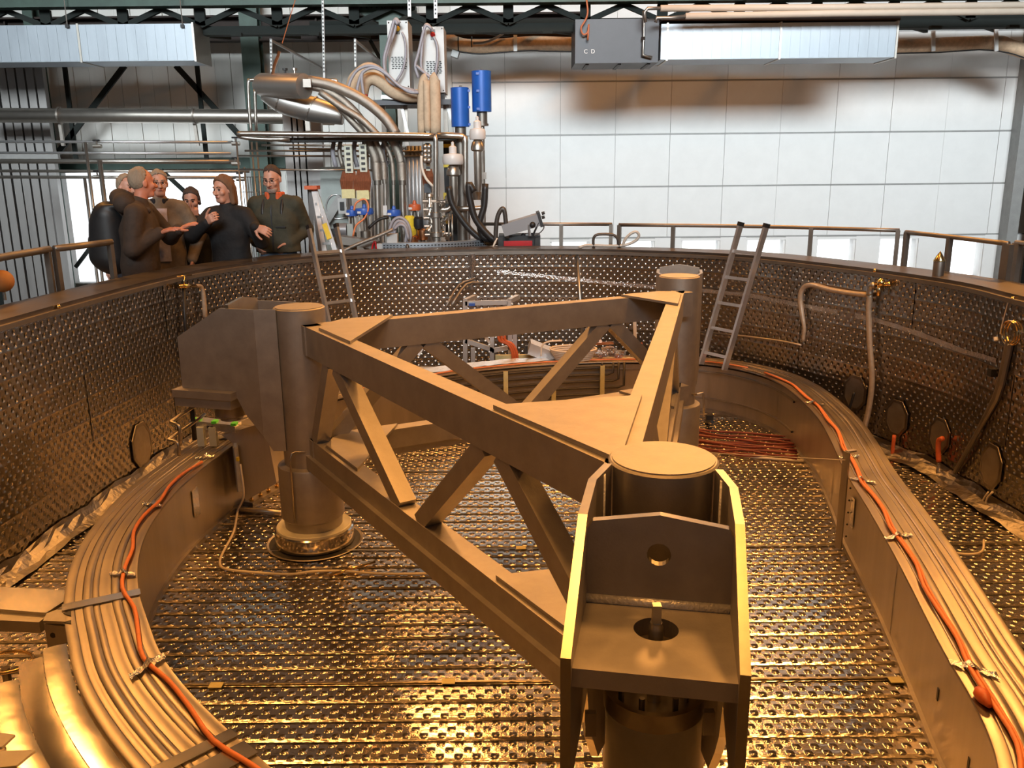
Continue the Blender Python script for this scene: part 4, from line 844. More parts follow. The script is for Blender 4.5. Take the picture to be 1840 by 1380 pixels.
for k in range(6): one('red_strand', MB().tube(P([(1130 + 4 * k, 608 + 3 * k), (1138 + 3 * k, 616), (1146 + 2 * k, 622 + 2 * k), (1152, 634)], 9.7), .007, 5, 3), 'orange_red', 'thin red wire in the tuft beside the far right column', 'wire', 'red wire tuft', True)
for (a, b, lab) in (((1140, 568), (1142, 632), 'thin pale rod standing behind the far right part of the frame'), ((1066, 590), (1080, 614), 'slanting pale tube behind the rear top beam'), ((1053, 590), (1070, 614), 'second slanting pale tube behind the rear top beam'), ((868, 597), (881, 618), 'slanting pale bar in the profile frame'), ((768, 610), (752, 638), 'slanting aluminium bar left of the profile frame')):
    one('slanted_tube', pbar(MB(), a, b, 9.6, .035, .03), 'wire_white' if lab[0] != 's' else 'alu', lab, 'tube')
ii = [i for i in range(NR) if rin[i][1] > 8.35 and rin[i][0] < .5]
MB().sheet([[np.array([*(rin[i] + rn[i] * o), Z_RING + .025 + random.uniform(0, .008)]) for i in ii] for o in (.08, .16, .24, .30)]).build('silver_blanket', mat('blanket', (.72, .78, .84), .8, .35, .1, 8., bump=1., bscale=30), casing, True)
t = thing('slotted_plate', aty(790, 680, 9.3), 'grey machined plate with two holes left of the profile frame', 'plate')
a = np.array(aty(735, 676, 9.1)); MB().bar(np.array(aty(728, 668, 9.2)), np.array(aty(812, 668, 9.5)), .35, .05).build('plate', 'grey_profile', t)
for x in (778, 790): MB().cyl(np.array(aty(x, 664, 9.3)), np.array(aty(x, 663, 9.3)), .03, 12).build('hole', 'black', t)
MB().box(np.array(aty(735, 684, 9.2)), (.1, .1, .12)).build('leg', 'grey_profile', t)
# --- things lying on the far rim
t = thing('grab_handle', atz(1086, 447, Z_RIM + .04), 'black bent tube handle standing on the far rim', 'handle')
MB().tube(P([(1067, 448), (1066, 432), (1069, 424), (1077, 421), (1095, 421), (1104, 423), (1110, 430), (1113, 446)], 10.55), .017, 10, 3).build('handle_tube', 'dark_tube', t, True)
one('grey_hose', MB().tube(P([(1040, 445), (1055, 441), (1090, 442), (1120, 441), (1140, 434), (1148, 424), (1144, 417), (1135, 419), (1125, 428), (1118, 442)], 10.55), .017, 10, 5), 'hose_grey' if 'hose_grey' in MATS else mat('hose_grey', (.42, .40, .36), .1, .4, .1, 20.), 'grey hose with an open loop lying on the far rim', 'hose', None, True)
# ================================================================== platform and cryostat machine behind the vat
# deck ring around the vat, with a wider bay carrying the machine and visitors
annulus(.42, 2.1, .80, 'deck', 'steel_dark', vat, thick=.06, step=40)
t = thing('machine_deck', (-1.6, 12.6, 0), 'steel deck on legs carrying the machine behind the vat', 'platform')
MB().box((-2.2, 12.75, .93), (8.6, 2.2, .06)).build('deck_plate', 'steel_dark', t)
for x in (-6.2, -3.5, -.8, 1.9):
    for y in (12.0, 13.7): MB().box((x, y, .4), (.12, .12, 1.04)).build('leg', 'steel_dark', t)
mat('bundle_copper', (.25, .085, .04), .2, .5, .2, 20.); mat('cabinet', (.44, .44, .43), .1, .45, .04, 4.); mat('cable_grey', (.30, .29, .32), 0, .45, .1, 30.); mat('foam', (.50, .375, .255), 0, .8, .15, 12., bump=.3, bscale=30)
mat('hose_metal', (.35, .31, .265), .8, .38, .08, 30., bump=.5, bscale=160); mat('blue_can', (.015, .10, .42), .1, .4, .08, 6.); mat('white_plastic', (.60, .58, .56), 0, .4)
mat('grey_panel', (.30, .33, .31), .1, .5, .08, 4.); mat('red', (.45, .01, .012), 0, .35); mat('monitor_grey', (.25, .25, .26), .3, .4); mat('black_rubber', (.018, .016, .015), 0, .45, .2, 20.)
def tb(name, pts, Y, r, m, label, cat, group=None, k=4, n=8): return one(name, MB().tube(P(pts, Y), r, n, k), m, label, cat, group, True)
MY = 12.3
# round lid and perforated tray
cx_, cy_ = xw(755, 440, MY), MY
zl = zw(755, 452, MY - 1.0)
t = thing('machine_vessel', (cx_, cy_, .96), 'round vessel lid that carries the machine behind the far rim', 'vessel')
MB().lathe((cx_, cy_, 0), [(0, .96), (1.0, .96), (1.0, zl - .12), (1.16, zl - .12), (1.16, zl - .03), (0, zl - .03)], 48).build('vessel', 'steel_dark', t, 35)
t = thing('cable_tray', (cx_, cy_ - 1.2, zl), 'perforated galvanised cable tray curving along the front of the machine base', 'tray')
zt_ = zw(800, 433, 11.3)
def arcpt(a, r, z): return np.array([cx_ + r * math.sin(a), cy_ - r * math.cos(a), z])
aa = np.linspace(-.28, 1.25, 30)
MB().sheet([[arcpt(a, 1.28, zt_ - .09) for a in aa], [arcpt(a, 1.28, zt_) for a in aa], [arcpt(a, 1.14, zt_) for a in aa]]).build('tray_side', 'galv', t, 35)
MB().sheet([[arcpt(a, 1.24, zl - .06) for a in aa], [arcpt(a, 1.24, zt_ - .12) for a in aa]]).build('tray_skirt', 'galv', t, 35)
mb = MB()
for a in np.linspace(-.26, 1.22, 44):
    for dz in (-.03, -.062): mb.box(arcpt(a, 1.283, zt_ + dz), (.022, .006, .012), a)
mb.build('slots', 'black', t)['kind'] = 'stuff'
MB().lathe(arcpt(-.02, 1.32, 0), [(.02, zt_ - .15), (.025, zt_ - .03), (.012, zt_ - .01), (0, zt_ - .01)], 10).build('plug', 'dark_tube', t, True)
t = thing('switch_plate', aty(715, 450, 11.1), 'stepped beige sheet bracket at the left end of the cable tray', 'bracket')
q = P([(677, 453), (677, 438), (695, 438), (695, 420), (714, 420), (714, 452)], 11.1); MB().prism(q, (0, 1, 0), .08).build('plate', 'cabinet', t)
# black shelf with legs and the two cabinets
t = thing('cabinet_stand', aty(740, 200, 12.6), 'black steel stand with a shelf under the two white cabinets', 'stand')
zsh = zw(740, 178, 12.5); p, q = P([(662, 178), (812, 178)], 12.5)
MB().box(((p[0] + q[0]) / 2, 12.75, zsh - .05), (q[0] - p[0], .75, .07)).build('shelf', 'dark_box', t)
for a, b in ((685, 716), (720, 762)): u, v = P([(a, 174), (b, 176)], 12.34); MB().bar(u, v, .03, .05).build('edge_strip', 'grey_profile', t)
for x in (688, 728, 800): u = aty(x, 180, 12.6); MB().box((u[0], 12.6, (u[2] + .96) / 2), (.06, .06, u[2] - .96)).build('leg', 'steel_dark', t)
for a, b in (((720, 182), (733, 240)), ((795, 165), (812, 215)), ((728, 262), (690, 300))): pbar(MB(), a, b, 12.55, .04, .04, (0, 1, 0)).build('brace', 'grey_profile', t)
def cabinet(x0, x1, y0, y1, label, plug):
    Y = 12.35; a, b = np.array(aty(x0, y0, Y)), np.array(aty(x1, y1, Y)); h = a[2] - b[2]
    t = thing('cabinet', ((a[0] + b[0]) / 2, Y, b[2]), label, 'cabinet')
    MB().box(((a[0] + b[0]) / 2, Y + .25, (a[2] + b[2]) / 2), (b[0] - a[0], .5, h)).build('housing', 'cabinet', t)
    w = b[0] - a[0]; cx = (a[0] + b[0]) / 2
    for i in range(7):
        for j in range(5):
            MB().box((cx - w * .30 + j * w * .15 + (i % 2) * .01, Y - .004, b[2] + h * .30 + i * .024), (w * .10, .008, .012)).build('vent_slot', 'black', t)
    MB().box((cx + w * .0, Y - .003, a[2] - h * .12), (w * .22, .006, h * .16)).build('cable_port', 'dark_tube', t); MB().ball((cx + .0, Y - .02, a[2] - h * .12), .035, 8).build('plug', plug, t, True)
    for sx in (-1, 1):
        for sz in (0, 1): MB().ball((cx + sx * w * .42, Y, b[2] + h * (.03 + .94 * sz)), .01, 6).build('screw', 'dark_tube', t)
    for sx in (-1, 1): MB().box((cx + sx * w * .35, Y + .25, (b[2] + zsh - .015) / 2), (.05, .4, max(.02, b[2] - zsh + .015))).build('foot', 'black', t)
cabinet(695, 737, 37, 159, 'left light grey cabinet with vents, yellow plug near its top', 'yellow')
cabinet(758, 800, 48, 166, 'right light grey cabinet with vents, red plug near its top', 'red')
for k, pts in enumerate([[(722, 58), (727, 70), (729, 95), (724, 125), (712, 146)], [(712, 40), (708, 60), (700, 80), (692, 100), (691, 120), (696, 138)], [(718, 42), (711, 34), (706, 50), (698, 85), (692, 110), (694, 132), (710, 150), (728, 160), (752, 166)], [(714, 44), (709, 36), (704, 52), (696, 82), (690, 108), (695, 140), (715, 155), (745, 163)]]):
    tb('grey_cable', pts, 12.22 - .02 * k, .022 if k else .016, 'cable_grey', ['short grey cable hanging in a bow on the left cabinet', 'grey cable bundle strand falling beside the left cabinet', 'outer grey cable looping over the left cabinet top', 'inner grey cable looping over the left cabinet top'][k], 'cable')
for k, pts in enumerate([[(779, 66), (785, 80), (786, 105), (782, 135)], [(778, 56), (768, 44), (762, 52), (758, 90), (757, 120), (766, 140)], [(776, 52), (766, 46), (760, 60), (752, 95), (746, 118), (752, 140)], [(748, 118), (762, 130), (775, 140)]]):
    tb('grey_cable', pts, 12.2 - .02 * k, .02, 'cable_grey', ['grey cable bow on the front of the right cabinet', 'outer grey cable looping over the right cabinet top', 'inner grey cable looping over the right cabinet top', 'short grey cable below the right cabinet going left'][k], 'cable')
# fat foam insulated hoses
for k, (pts, r, Y, lab) in enumerate([([(632, 165), (636, 145), (648, 132), (662, 124), (678, 130), (690, 145), (705, 160)], .09, 12.5, 'rear arch of foam covered hose left of the cabinets'), ([(650, 172), (655, 150), (668, 141), (685, 148), (705, 164), (730, 172), (755, 172)], .085, 12.3, 'front arch of foam covered hose running onto the black shelf'), ([(758, 240), (757, 200), (758, 160), (762, 142), (767, 138)], .055, 12.1, 'left upright foam strip below the right cabinet'), ([(768, 236), (767, 190), (766, 145)], .045, 12.05, 'middle upright foam strip with markings below the right cabinet'), ([(782, 240), (782, 190), (781, 145), (786, 138)], .075, 12.1, 'right broad upright foam tube below the right cabinet')]):
    tb('foam_hose', pts, Y, r, 'foam', lab, 'hose', None, 4, 12)
for k, pts in enumerate([[(625, 160), (632, 140), (645, 124), (668, 118), (690, 128), (712, 150), (735, 165), (752, 166)], [(640, 172), (644, 150), (652, 130), (672, 122), (695, 134), (720, 156), (748, 167)], [(655, 180), (652, 160), (650, 140), (652, 128)]]):
    tb('grey_cable', pts, 12.05, .02, 'cable_grey', ['grey cable following the rear foam hose arch', 'grey cable following the front foam hose arch', 'grey cable with a red end hanging off the foam arch'][k], 'cable')
one('red_sleeve', MB().cyl(*P([(656, 170), (657, 182)], 12.0), .03, 8), 'red', 'red cable end hanging left of the black shelf', 'connector')
# tilted tank and metal hoses
t = thing('valve_tank', aty(505, 155, 12.0), 'brushed steel tank lying tilted at the left of the machine', 'tank')
a, b = P([(466, 153), (547, 155)], [12.2, 11.8]); ax = (b - a) / np.linalg.norm(b - a); L = np.linalg.norm(b - a)
MB().lathe(a, [(0, -.05), (.07, -.04), (.13, .0), (.155, .06), (.16, L), (.13, L + .005), (0, L + .005)], 32, ax).build('tank_shell', mat('tank_steel', (.50, .48, .45), .9, .42, .06, 6., stretch=(1, 1, .2)), t, 40)
p = P([(476, 165), (510, 182), (560, 196), (606, 206), (617, 208)], 12.2); MB().tube(p, [.12, .17, .17, .13, .12], 20, 4).build('lower_barrel', 'tank_steel', t, True)
for x, y in ((505, 178), (560, 195)): u, v = P([(x, y), (x + 2, y + 1)], 12.2); MB().cyl(u, v, .18, 20).build('strap', 'steel_dark', t)
for x, m in ((513, 'black'), (530, 'tube')): u = np.array(aty(x, 137, 11.95)); MB().lathe(u, [(.03, -.06), (.03, .03), (.015, .035), (.015, .07), (.035, .075), (.035, .10), (0, .10)], 10).build('top_valve', m, t, 35)
MB().tube(P([(490, 134), (493, 118), (499, 102), (502, 92)], 12.0), .02, 6, 3).build('rusty_chain', 'copper', t)
pbar(MB(), (552, 200), (554, 235), 12.2, .06, .06, (0, 1, 0)).build('bracket_post', 'steel_dark', t)
pbar(MB(), (560, 150), (546, 150), 11.75, .1, .1).build('end_stub', 'steel_dark', t)
t = thing('bypass_pipe', aty(455, 170, 12.1), 'thin bent pipe around the left end of the tilted tank', 'pipe')
for pts in ([(606, 150), (604, 145), (598, 144), (575, 144)], [(458, 143), (450, 144), (446, 148), (448, 200), (452, 243)], [(464, 163), (460, 164), (458, 168), (461, 243)]): MB().tube(P(pts, 12.1), .022, 8, 3).build('pipe', 'tube', t, True)
for k, (pts, r, lab) in enumerate([([(552, 148), (570, 152), (600, 180), (625, 210), (655, 242)], .045, 'lowest metal hose curving from the tilted tank'), ([(550, 153), (580, 160), (615, 180), (645, 210), (665, 243)], .055, 'second metal hose curving from the tilted tank'), ([(555, 145), (600, 155), (650, 178), (690, 210), (712, 242)], .07, 'broad upper metal hose curving from the tilted tank'), ([(575, 165), (610, 190), (650, 215), (680, 244)], .045, 'metal hose hidden below the broad one from the tilted tank')]):
    tb('metal_hose', pts, 11.9 - .04 * k, r, 'hose_metal', lab, 'hose', None, 5, 12)
# long bent tubes and flat pan
t = thing('loop_tube', aty(600, 243, 11.6), 'long bright bent tube with a flat black pan below it', 'tube')
MB().tube(P([(429, 242), (433, 240), (500, 240.5), (650, 242), (770, 243.5), (779, 246), (783, 253), (783, 360), (786, 371), (793, 376), (805, 376), (811, 369)], 11.6), .032, 12, 2).build('front_tube', 'tube', t, True)
MB().tube(P([(429, 242), (434, 246), (470, 250), (520, 250)], 11.65), .03, 10, 3).build('rear_tube', 'tube', t, True)
q = P([(500, 247), (820, 249)], 11.75); MB().box(((q[0][0] + q[1][0]) / 2, 11.98, q[0][2] - .03), (q[1][0] - q[0][0], .5, .05)).build('pan', 'black', t)
t = thing('bent_tube', aty(830, 300, 11.7), 'bright tube bent down right of the machine into a cup', 'tube')
MB().tube(P([(785, 243), (825, 244), (833, 247), (836, 255), (836, 330), (839, 344), (848, 349), (856, 348)], 11.7), .04, 12, 2).build('tube', 'tube', t, True)
MB().lathe(aty(856, 352, 11.7), [(.06, -.05), (.085, .06), (.09, .08), (.07, .08)], 20).build('cup', 'tube', t, True)
MB().tube(P([(822, 375), (855, 374), (866, 372), (871, 362), (872, 330)], 11.75), .03, 12, 3).build('return_tube', 'tube', t, True)
# blue canisters
def canister(x, y0, y1, wpx, lab, tail):
    Y = 11.9; a, b = np.array(aty(x, y0, Y)), np.array(aty(x, y1, Y)); r = wpx * Y / F_PX / 2
    t = thing('blue_canister', b, lab, 'canister')
    MB().lathe((b[0], Y, 0), [(0, b[2]), (r, b[2]), (r, a[2]), (r * .9, a[2] + .005), (0, a[2] + .005)], 32).build('jacket', 'blue_can', t, 35)
    for f in (.06, .5, .92): MB().box((b[0] - r * .35 if tail else b[0] + r * .97, Y - r * (.94 if tail else .3), b[2] + (a[2] - b[2]) * f), (.04, .03, .03)).build('clip', 'blue_plastic', t)
    MB().lathe((a[0], Y, a[2]), [(.02, 0), (.02, .03), (0, .035)], 8).build('top_stud', 'tube', t)
    z = b[2]
    if tail:
        MB().lathe((b[0], Y, 0), [(.07, z), (.07, z - .15), (.085, z - .15), (.085, z - .18), (.03, z - .18)], 20).build('collar', 'flange', t, 35)
        MB().cyl((b[0], Y, z - .18), (b[0], Y, zl - .05), .03, 12).build('stem', 'tube', t, 35); MB().cyl((b[0] - .025, Y, z - .18), (b[0] - .025, Y, zw(x, 400, Y)), .012, 8).build('rod', 'dark_tube', t)
        MB().box((b[0], Y, zw(x, 316, Y)), (.09, .08, .09)).build('clamp', 'steel_dark', t)
    else: MB().cyl((b[0], Y, z), (b[0], Y, zw(x, 450, Y)), .075, 16).build('stem', 'flange', t, 35)
    return t
canister(827.5, 158, 228, 31, 'lower blue cylindrical canister on a thick steel stem', False)
canister(866, 128, 201, 33, 'higher blue cylindrical canister on a thin steel stem', True)
# white capped filters
def filt(x, yd, wpx, spire, yb, lab, Y=11.5):
    p = np.array(aty(x, yd, Y)); r = wpx * Y / F_PX / 2; t = thing('vent_filter', p, lab, 'filter')
    MB().lathe(p, [(0, -.04), (r * .9, -.04), (r, -.02), (r, .06), (r * .9, .09), (.05, .10), (.05, .18), (.02, .20), (.02, .24), (0, .25)] if spire else [(0, -.04), (r, -.04), (r, .06), (.05, .08), (.045, .2), (0, .21)], 28).build('white_cap', 'white_plastic', t, 35)
    z1 = zw(x, yb, Y); MB().lathe((p[0], Y, 0), [(.045, p[2] - .04), (.07, p[2] - .07), (.09, p[2] - .13), (.09, p[2] - .17), (.055, p[2] - .19), (.055, z1 + .1), (.035, z1)], 20).build('filter_tube', 'tube', t, 35)
    return p
filt(814, 290, 36, True, 372, 'white spired vent cap on a steel tube in front of the blue canister')
filt(858, 245, 28, True, 345, 'white vent cap under the higher blue canister')
# black panel with yellow bands
t = thing('black_unit', aty(805, 330, 12.4), 'black upright unit with yellow bands behind the white vent cap', 'unit')
p, q = np.array(aty(796, 245, 12.3)), np.array(aty(824, 452, 12.3)); MB().box(((p[0] + q[0]) / 2, 12.45, (p[2] + q[2]) / 2), (q[0] - p[0], .3, p[2] - q[2])).build('body', 'black', t)
for y, h, x0, x1 in ((262, 6, 797, 820), (298, 5, 797, 810), (353, 13, 797, 809), (395, 14, 795, 808)): u, v = P([(x0, y), (x1, y)], 12.28); MB().bar(u, v, .02, h * 12.3 / F_PX).build('yellow_band', 'yellow', t)
for x in (822, 831): u, v = P([(x, 250), (x + 3, 375)], 12.2); MB().cyl(u, v, .02, 8).build('red_post', 'orange_red', t)
p = np.array(aty(842, 365, 12.2)); one('blue_grey_box', MB().box(p, (.12, .1, .08)).cyl(p, (p[0], p[1], zl - .03), .02, 8), 'monitor_grey', 'small blue grey box on a stick right of the black unit', 'box')
# vertical tubes with sleeves
for k, (x, r, ys, ye, lab) in enumerate([(679, .045, 320, 445, 'first shiny upright tube from the left on the machine'), (692, .03, 318, 395, 'second shiny upright tube from the left with a bent top'), (708, .022, 320, 382, 'thinnest of the four shiny upright tubes'), (724, .045, 320, 430, 'rightmost and thickest of the four shiny upright tubes')]):
    Y = 12.0; t = thing('upright_tube', aty(x, ye, Y), lab, 'tube')
    a, b = P([(x - (1.5 if k != 1 else 0), ys), (x + 2, 452)], Y); MB().cyl(a, b, r, 14).build('tube', 'tube', t, 35)
    u, v = P([(x - 3, 292), (x - 1, ys + 4)], Y); MB().cyl(u, v, r * 1.4, 14).build('sleeve', 'hose_metal', t, 35); MB().cyl(v, v + (0, 0, -.06), r * 1.15, 14).build('nut', 'flange', t, 35)
    MB().tube(P([(x - 3, 294), (x - 8, 275), (x - 22, 245)], Y), r * 1.35, 12, 4).build('upper_hose', 'hose_metal', t, True)
u = np.array(aty(692, 378, 11.9)); one('paper_tag', MB().box(u, (.055, .01, .13)), 'white_plastic', 'white paper tag on the second shiny upright tube', 'tag')
for k, x in enumerate((735, 742, 749, 755, 661, 668)):
    one('conduit', MB().cyl(*P([(x - 1, 262), (x + 3, 440)], 12.5), .03 if k < 4 else .018, 10), 'grey_profile', 'grey upright conduit in the middle of the machine' if k < 4 else 'slim grey conduit left of the shiny upright tubes', 'conduit', 'grey conduits right of the shiny tubes' if k < 4 else 'slim conduits left of the shiny tubes', True)
# copper bundles
def bundle(x, y0, y1, w, lab):
    Y = 11.9; t = thing('copper_bundle', aty(x, y1, Y), lab, 'bundle')
    n = 9
    for k in range(n):
        f = (k + .5) / n - .5; a, b = P([(x + f * w * .8, y0), (x + f * w + random.uniform(-1, 1), y1)], Y); MB().tube([a, (a + b) / 2 + (f * .05, -.03, 0), b], .016, 5).build('wire_strand', 'bundle_copper', t)
    u = np.array(aty(x, y0 - 22, Y)); MB().box(u, (w * .5 * Y / F_PX, .06, .36)).build('terminal_block', 'pale_plastic', t)
    for k in range(5): MB().box(u + (0, -.035, -.14 + .07 * k), (.05, .02, .03)).build('terminal', 'black', t)
    v = np.array(aty(x, y1 + 6, Y)); MB().box(v, (w * .85 * Y / F_PX, .1, .12)).build('comb', 'epoxy' if w > 24 else 'dark_box', t)
    MB().cyl(v, (v[0], v[1] + .1, zl - .03), .03, 8).build('stand', 'steel_dark', t)
bundle(627, 308, 342, 27, 'left red brown wire bundle under a pale terminal block'); bundle(653, 306, 344, 25, 'right red brown wire bundle under a pale terminal block'); bundle(769, 304, 332, 14, 'narrow red brown wire bundle under the bright tube bend')
mb = MB(); 
for k in range(8): mb.ball(np.array(aty(764 + 7 * (k % 2), 264 + 5 * (k // 2) * 1.6, 11.75)), .04, 8)
one('chain_stack', mb, 'tube', 'stack of chrome knobs hanging under the bright tube at the right', 'fitting', None, True)
tb('white_lead', [(757, 280), (758, 300), (765, 320), (778, 335)], 11.7, .018, 'wire_white', 'pale lead sweeping down beside the bright tube bend', 'cable')
# crowd of valves
def valve(x, y, Y, s, m, lab, group=None):
    p = np.array(aty(x, y, Y)); t = thing('actuator_valve', p, lab, 'valve', group)
    MB().lathe(p, [(0, -.03), (.10 * s, -.03), (.11 * s, 0), (.10 * s, .05), (.03, .06), (.02, .10), (0, .11)], 18).build('actuator', m, t, 35)
    for sx in (-1, 1): MB().box(p + (sx * .06 * s, 0, -.14), (.014, .03, .22)).build('yoke', 'tube', t)
    MB().lathe(p, [(.02, -.03), (.02, -.24), (.06 * s, -.25), (.06 * s, -.36), (.04, -.37), (.04, -.48)], 12).build('valve_body', 'flange', t, 35); MB().box(p + (-.05, -.1 * s, 0), (.05, .01, .03)).build('label_plate', 'white_plastic', t)
    MB().cyl((p[0], p[1], p[2] - .47), (p[0], p[1], zl - .03), .03, 8).build('standpipe', 'steel_dark', t)
valve(633, 384, 11.7, .75, 'blue_plastic', 'leftmost blue topped valve at the machine foot'); valve(655, 381, 11.6, 1.15, 'blue_plastic', 'largest blue topped valve at the machine foot'); valve(708, 384, 11.8, .9, 'blue_plastic', 'blue topped valve behind the grey cable loops'); valve(745, 374, 12.0, .8, 'orange_red', 'red topped valve right of the grey cable loops')
for k in range(14):
    x, y = 772 + (k * 13 % 38), 362 + (k * 29 % 72); p = np.array(aty(x, y, 11.55 + .05 * (k % 3)))
    t = thing('chrome_fitting', p, 'chrome pipe fitting in the cluster left of the bright tube bend', 'fitting', 'chrome fittings cluster')
    MB().lathe(p, [(.02, -.09), (.05, -.085), (.05, -.05), (.03, -.04), (.03, .04), (.055, .05), (.055, .085), (0, .09)], 10, (math.sin(k), .3, math.cos(k * 2))).build('fitting_body', 'tube', t, 40); MB().cyl(p - (.09, 0, 0), p + (.09, 0, 0), .024, 8).build('side_port', 'tube', t, 40)
one('chrome_column', MB().lathe(aty(785, 440, 11.5), [(.06, 0), (.06, .1), (.09, .11), (.09, .16), (.055, .17), (.055, .35), (.08, .36), (.08, .42), (.05, .43), (.05, .55), (0, .55)], 16), 'tube', 'chrome pipe column in the middle of the fittings cluster', 'fitting', None, 40)
for x in (806, 812): one('thin_post', MB().cyl(*P([(x, 385), (x + 1, 445)], 11.5), .012, 8), 'tube', 'thin pale post under the white vent cap', 'post', 'thin posts under the vent cap', True)
for k, (x, y, m) in enumerate([(736, 398, 'yellow'), (738, 415, 'yellow'), (752, 400, 'black'), (760, 420, 'copper'), (742, 432, 'copper'), (770, 400, 'grey_profile')]):
    p = np.array(aty(x, y, 11.9)); t = thing('pump_part', p, ['yellow round motor part right of the cable loops', 'lower yellow motor part right of the cable loops', 'black pump block behind the chrome fittings', 'copper coloured pump foot', 'copper coloured fitting at the tray', 'grey cable strap beside the chrome fittings'][k], 'pump part')
    MB().lathe(p, [(0, -.08), (.07, -.08), (.08, -.03), (.08, .05), (.05, .08), (0, .08)], 12).build('housing', m, t, 35); MB().cyl((p[0], p[1], p[2] - .08), (p[0], p[1], min(p[2] - .09, zl - .03)), .03, 8).build('foot', 'steel_dark', t)
t = thing('electric_motor', aty(614, 414, 11.6), 'grey electric motor at the lower left of the machine', 'motor')
a, b = P([(606, 413), (624, 413)], 11.6); MB().cyl(a, b, .09, 16).build('motor_body', 'monitor_grey', t, 35); MB().box((b[0] + .05, 11.6, b[2]), (.08, .14, .16)).build('gearbox', 'grey_panel', t); MB().box(((a[0] + b[0]) / 2, 11.6, a[2] - .15), (.2, .15, .14)).build('base', 'grey_panel', t)
t = thing('back_panel', aty(590, 370, 12.9), 'grey green upright panel behind the electric motor', 'panel')
p, q = np.array(aty(574, 300, 12.9)), np.array(aty(632, 452, 12.9)); MB().box(((p[0] + q[0]) / 2, 12.95, (p[2] + .96) / 2), (q[0] - p[0], .06, p[2] - .96)).build('panel_sheet', 'grey_panel', t); pbar(MB(), (613, 354), (584, 400), 12.8, .12, .03, (0, 1, 0)).build('diagonal_strut', 'seal', t)
p = np.array(aty(616, 370, 12.7)); MB().box(p, (.12, .1, .22)).build('switch_box', 'cabinet', t); MB().box(p + (0, -.06, 0), (.06, .02, .12)).build('switch', 'black', t)
tb('air_line', [(612, 352), (600, 350), (590, 358), (586, 372), (590, 385), (605, 393), (625, 390)], 12.91, .012, 'alu', 'pale blue air line in a loop on the grey green panel', 'hose')
for k, (x, y, w) in enumerate([(511, 330, .14), (523, 330, .1), (534, 330, .12), (546, 330, .12), (562, 330, .14)]):
    Y = 13.1; u = aty(x, 200, Y); one('square_column', MB().box((u[0] + .05, Y, (.96 + u[2]) / 2), (w, .12, u[2] - .96)), 'vertical_duct', ['light grey square column left of the stepladder, front one', 'second grey square column left of the stepladder', 'third grey square column left of the stepladder', 'fourth grey square column left of the stepladder', 'brownish square column behind the stepladder'][k], 'column')
for k, pts in enumerate([[(700, 432), (701, 410), (708, 395), (720, 391), (732, 400), (738, 420), (736, 436)], [(703, 434), (706, 412), (714, 398), (726, 400), (733, 415), (732, 436)], [(706, 432), (712, 408), (722, 402), (730, 418), (728, 438)], [(708, 412), (718, 404), (728, 408), (734, 430)]]):
    tb('cable_loop', pts, 11.4 - .03 * k, .02, 'cable_grey', 'grey cable loop hanging over the stepped beige bracket', 'cable', 'grey cable loops over the bracket')
tb('grey_rope', [(608, 456), (640, 440), (680, 424), (706, 412)], 11.0, .022, 'hose_metal', 'pale grey rope running from the rim up to the grey cable loops', 'rope')
for k, pts in enumerate([[(852, 345), (842, 330), (845, 360), (855, 395), (880, 425), (892, 432)], [(872, 330), (870, 370), (862, 400), (868, 425), (890, 433)], [(806, 335), (812, 365), (830, 395), (850, 418), (868, 432)]]):
    tb('black_cable', pts, 11.2 + .1 * k, .042, 'black_rubber', ['black cable falling from the cup to the tray end', 'outermost black cable at the right of the machine', 'thick black cable crossing in front of the bright tubes'][k], 'cable')
tb('red_lead', [(636, 378), (640, 365), (655, 358), (662, 372), (655, 392), (640, 405), (634, 425)], 11.5, .012, 'orange', 'orange lead looping between the blue topped valves', 'cable'); tb('red_lead', [(668, 452), (670, 440), (674, 434), (676, 448)], 11.1, .012, 'red', 'red lead loop left of the stepped bracket', 'cable')
tb('black_lead', [(662, 410), (680, 395), (698, 390)], 11.5, .02, 'black_rubber', 'black lead between the blue topped valves and the cable loops', 'cable')
pb = MB(); pb.bar(*P([(612, 430), (680, 440)], 11.3), .25, .10); one('base_beam', pb, 'flange', 'grey beam end at the lower left of the machine', 'beam')
for k, (y, x0, x1) in enumerate(((262, 470, 700), (272, 440, 770), (281, 428, 770), (268, 520, 600), (306, 430, 690))):
    one('instrument_pipe', MB().tube(P([(x0, y - 1), (x1, y)], 12.47), .014, 8), 'tube', ['short thin pipe just under the black pan', 'thin pipe running under the black pan toward the bright tube', 'long thin pale line under the black pan', 'flat pipe piece under the pan near its left end', 'thin pipe passing behind the olive jacket man'][k], 'pipe', None, True)
for k, x in enumerate((600, 612, 638, 655, 690, 720)): one('hanging_hose', MB().tube(P([(x, 252), (x - 2, 275), (x + 4, 300)], 12.1), .03, 8, 3), 'hose_metal' if k % 2 else 'cable_grey', ['short hose stub under the black pan above the grey green panel', 'second hose stub under the black pan above the grey green panel', 'hose stub above the left wire bundle', 'hose stub above the right wire bundle', 'hose stub above the shiny tubes', 'hose stub above the rightmost shiny tube'][k], 'hose', None, True)
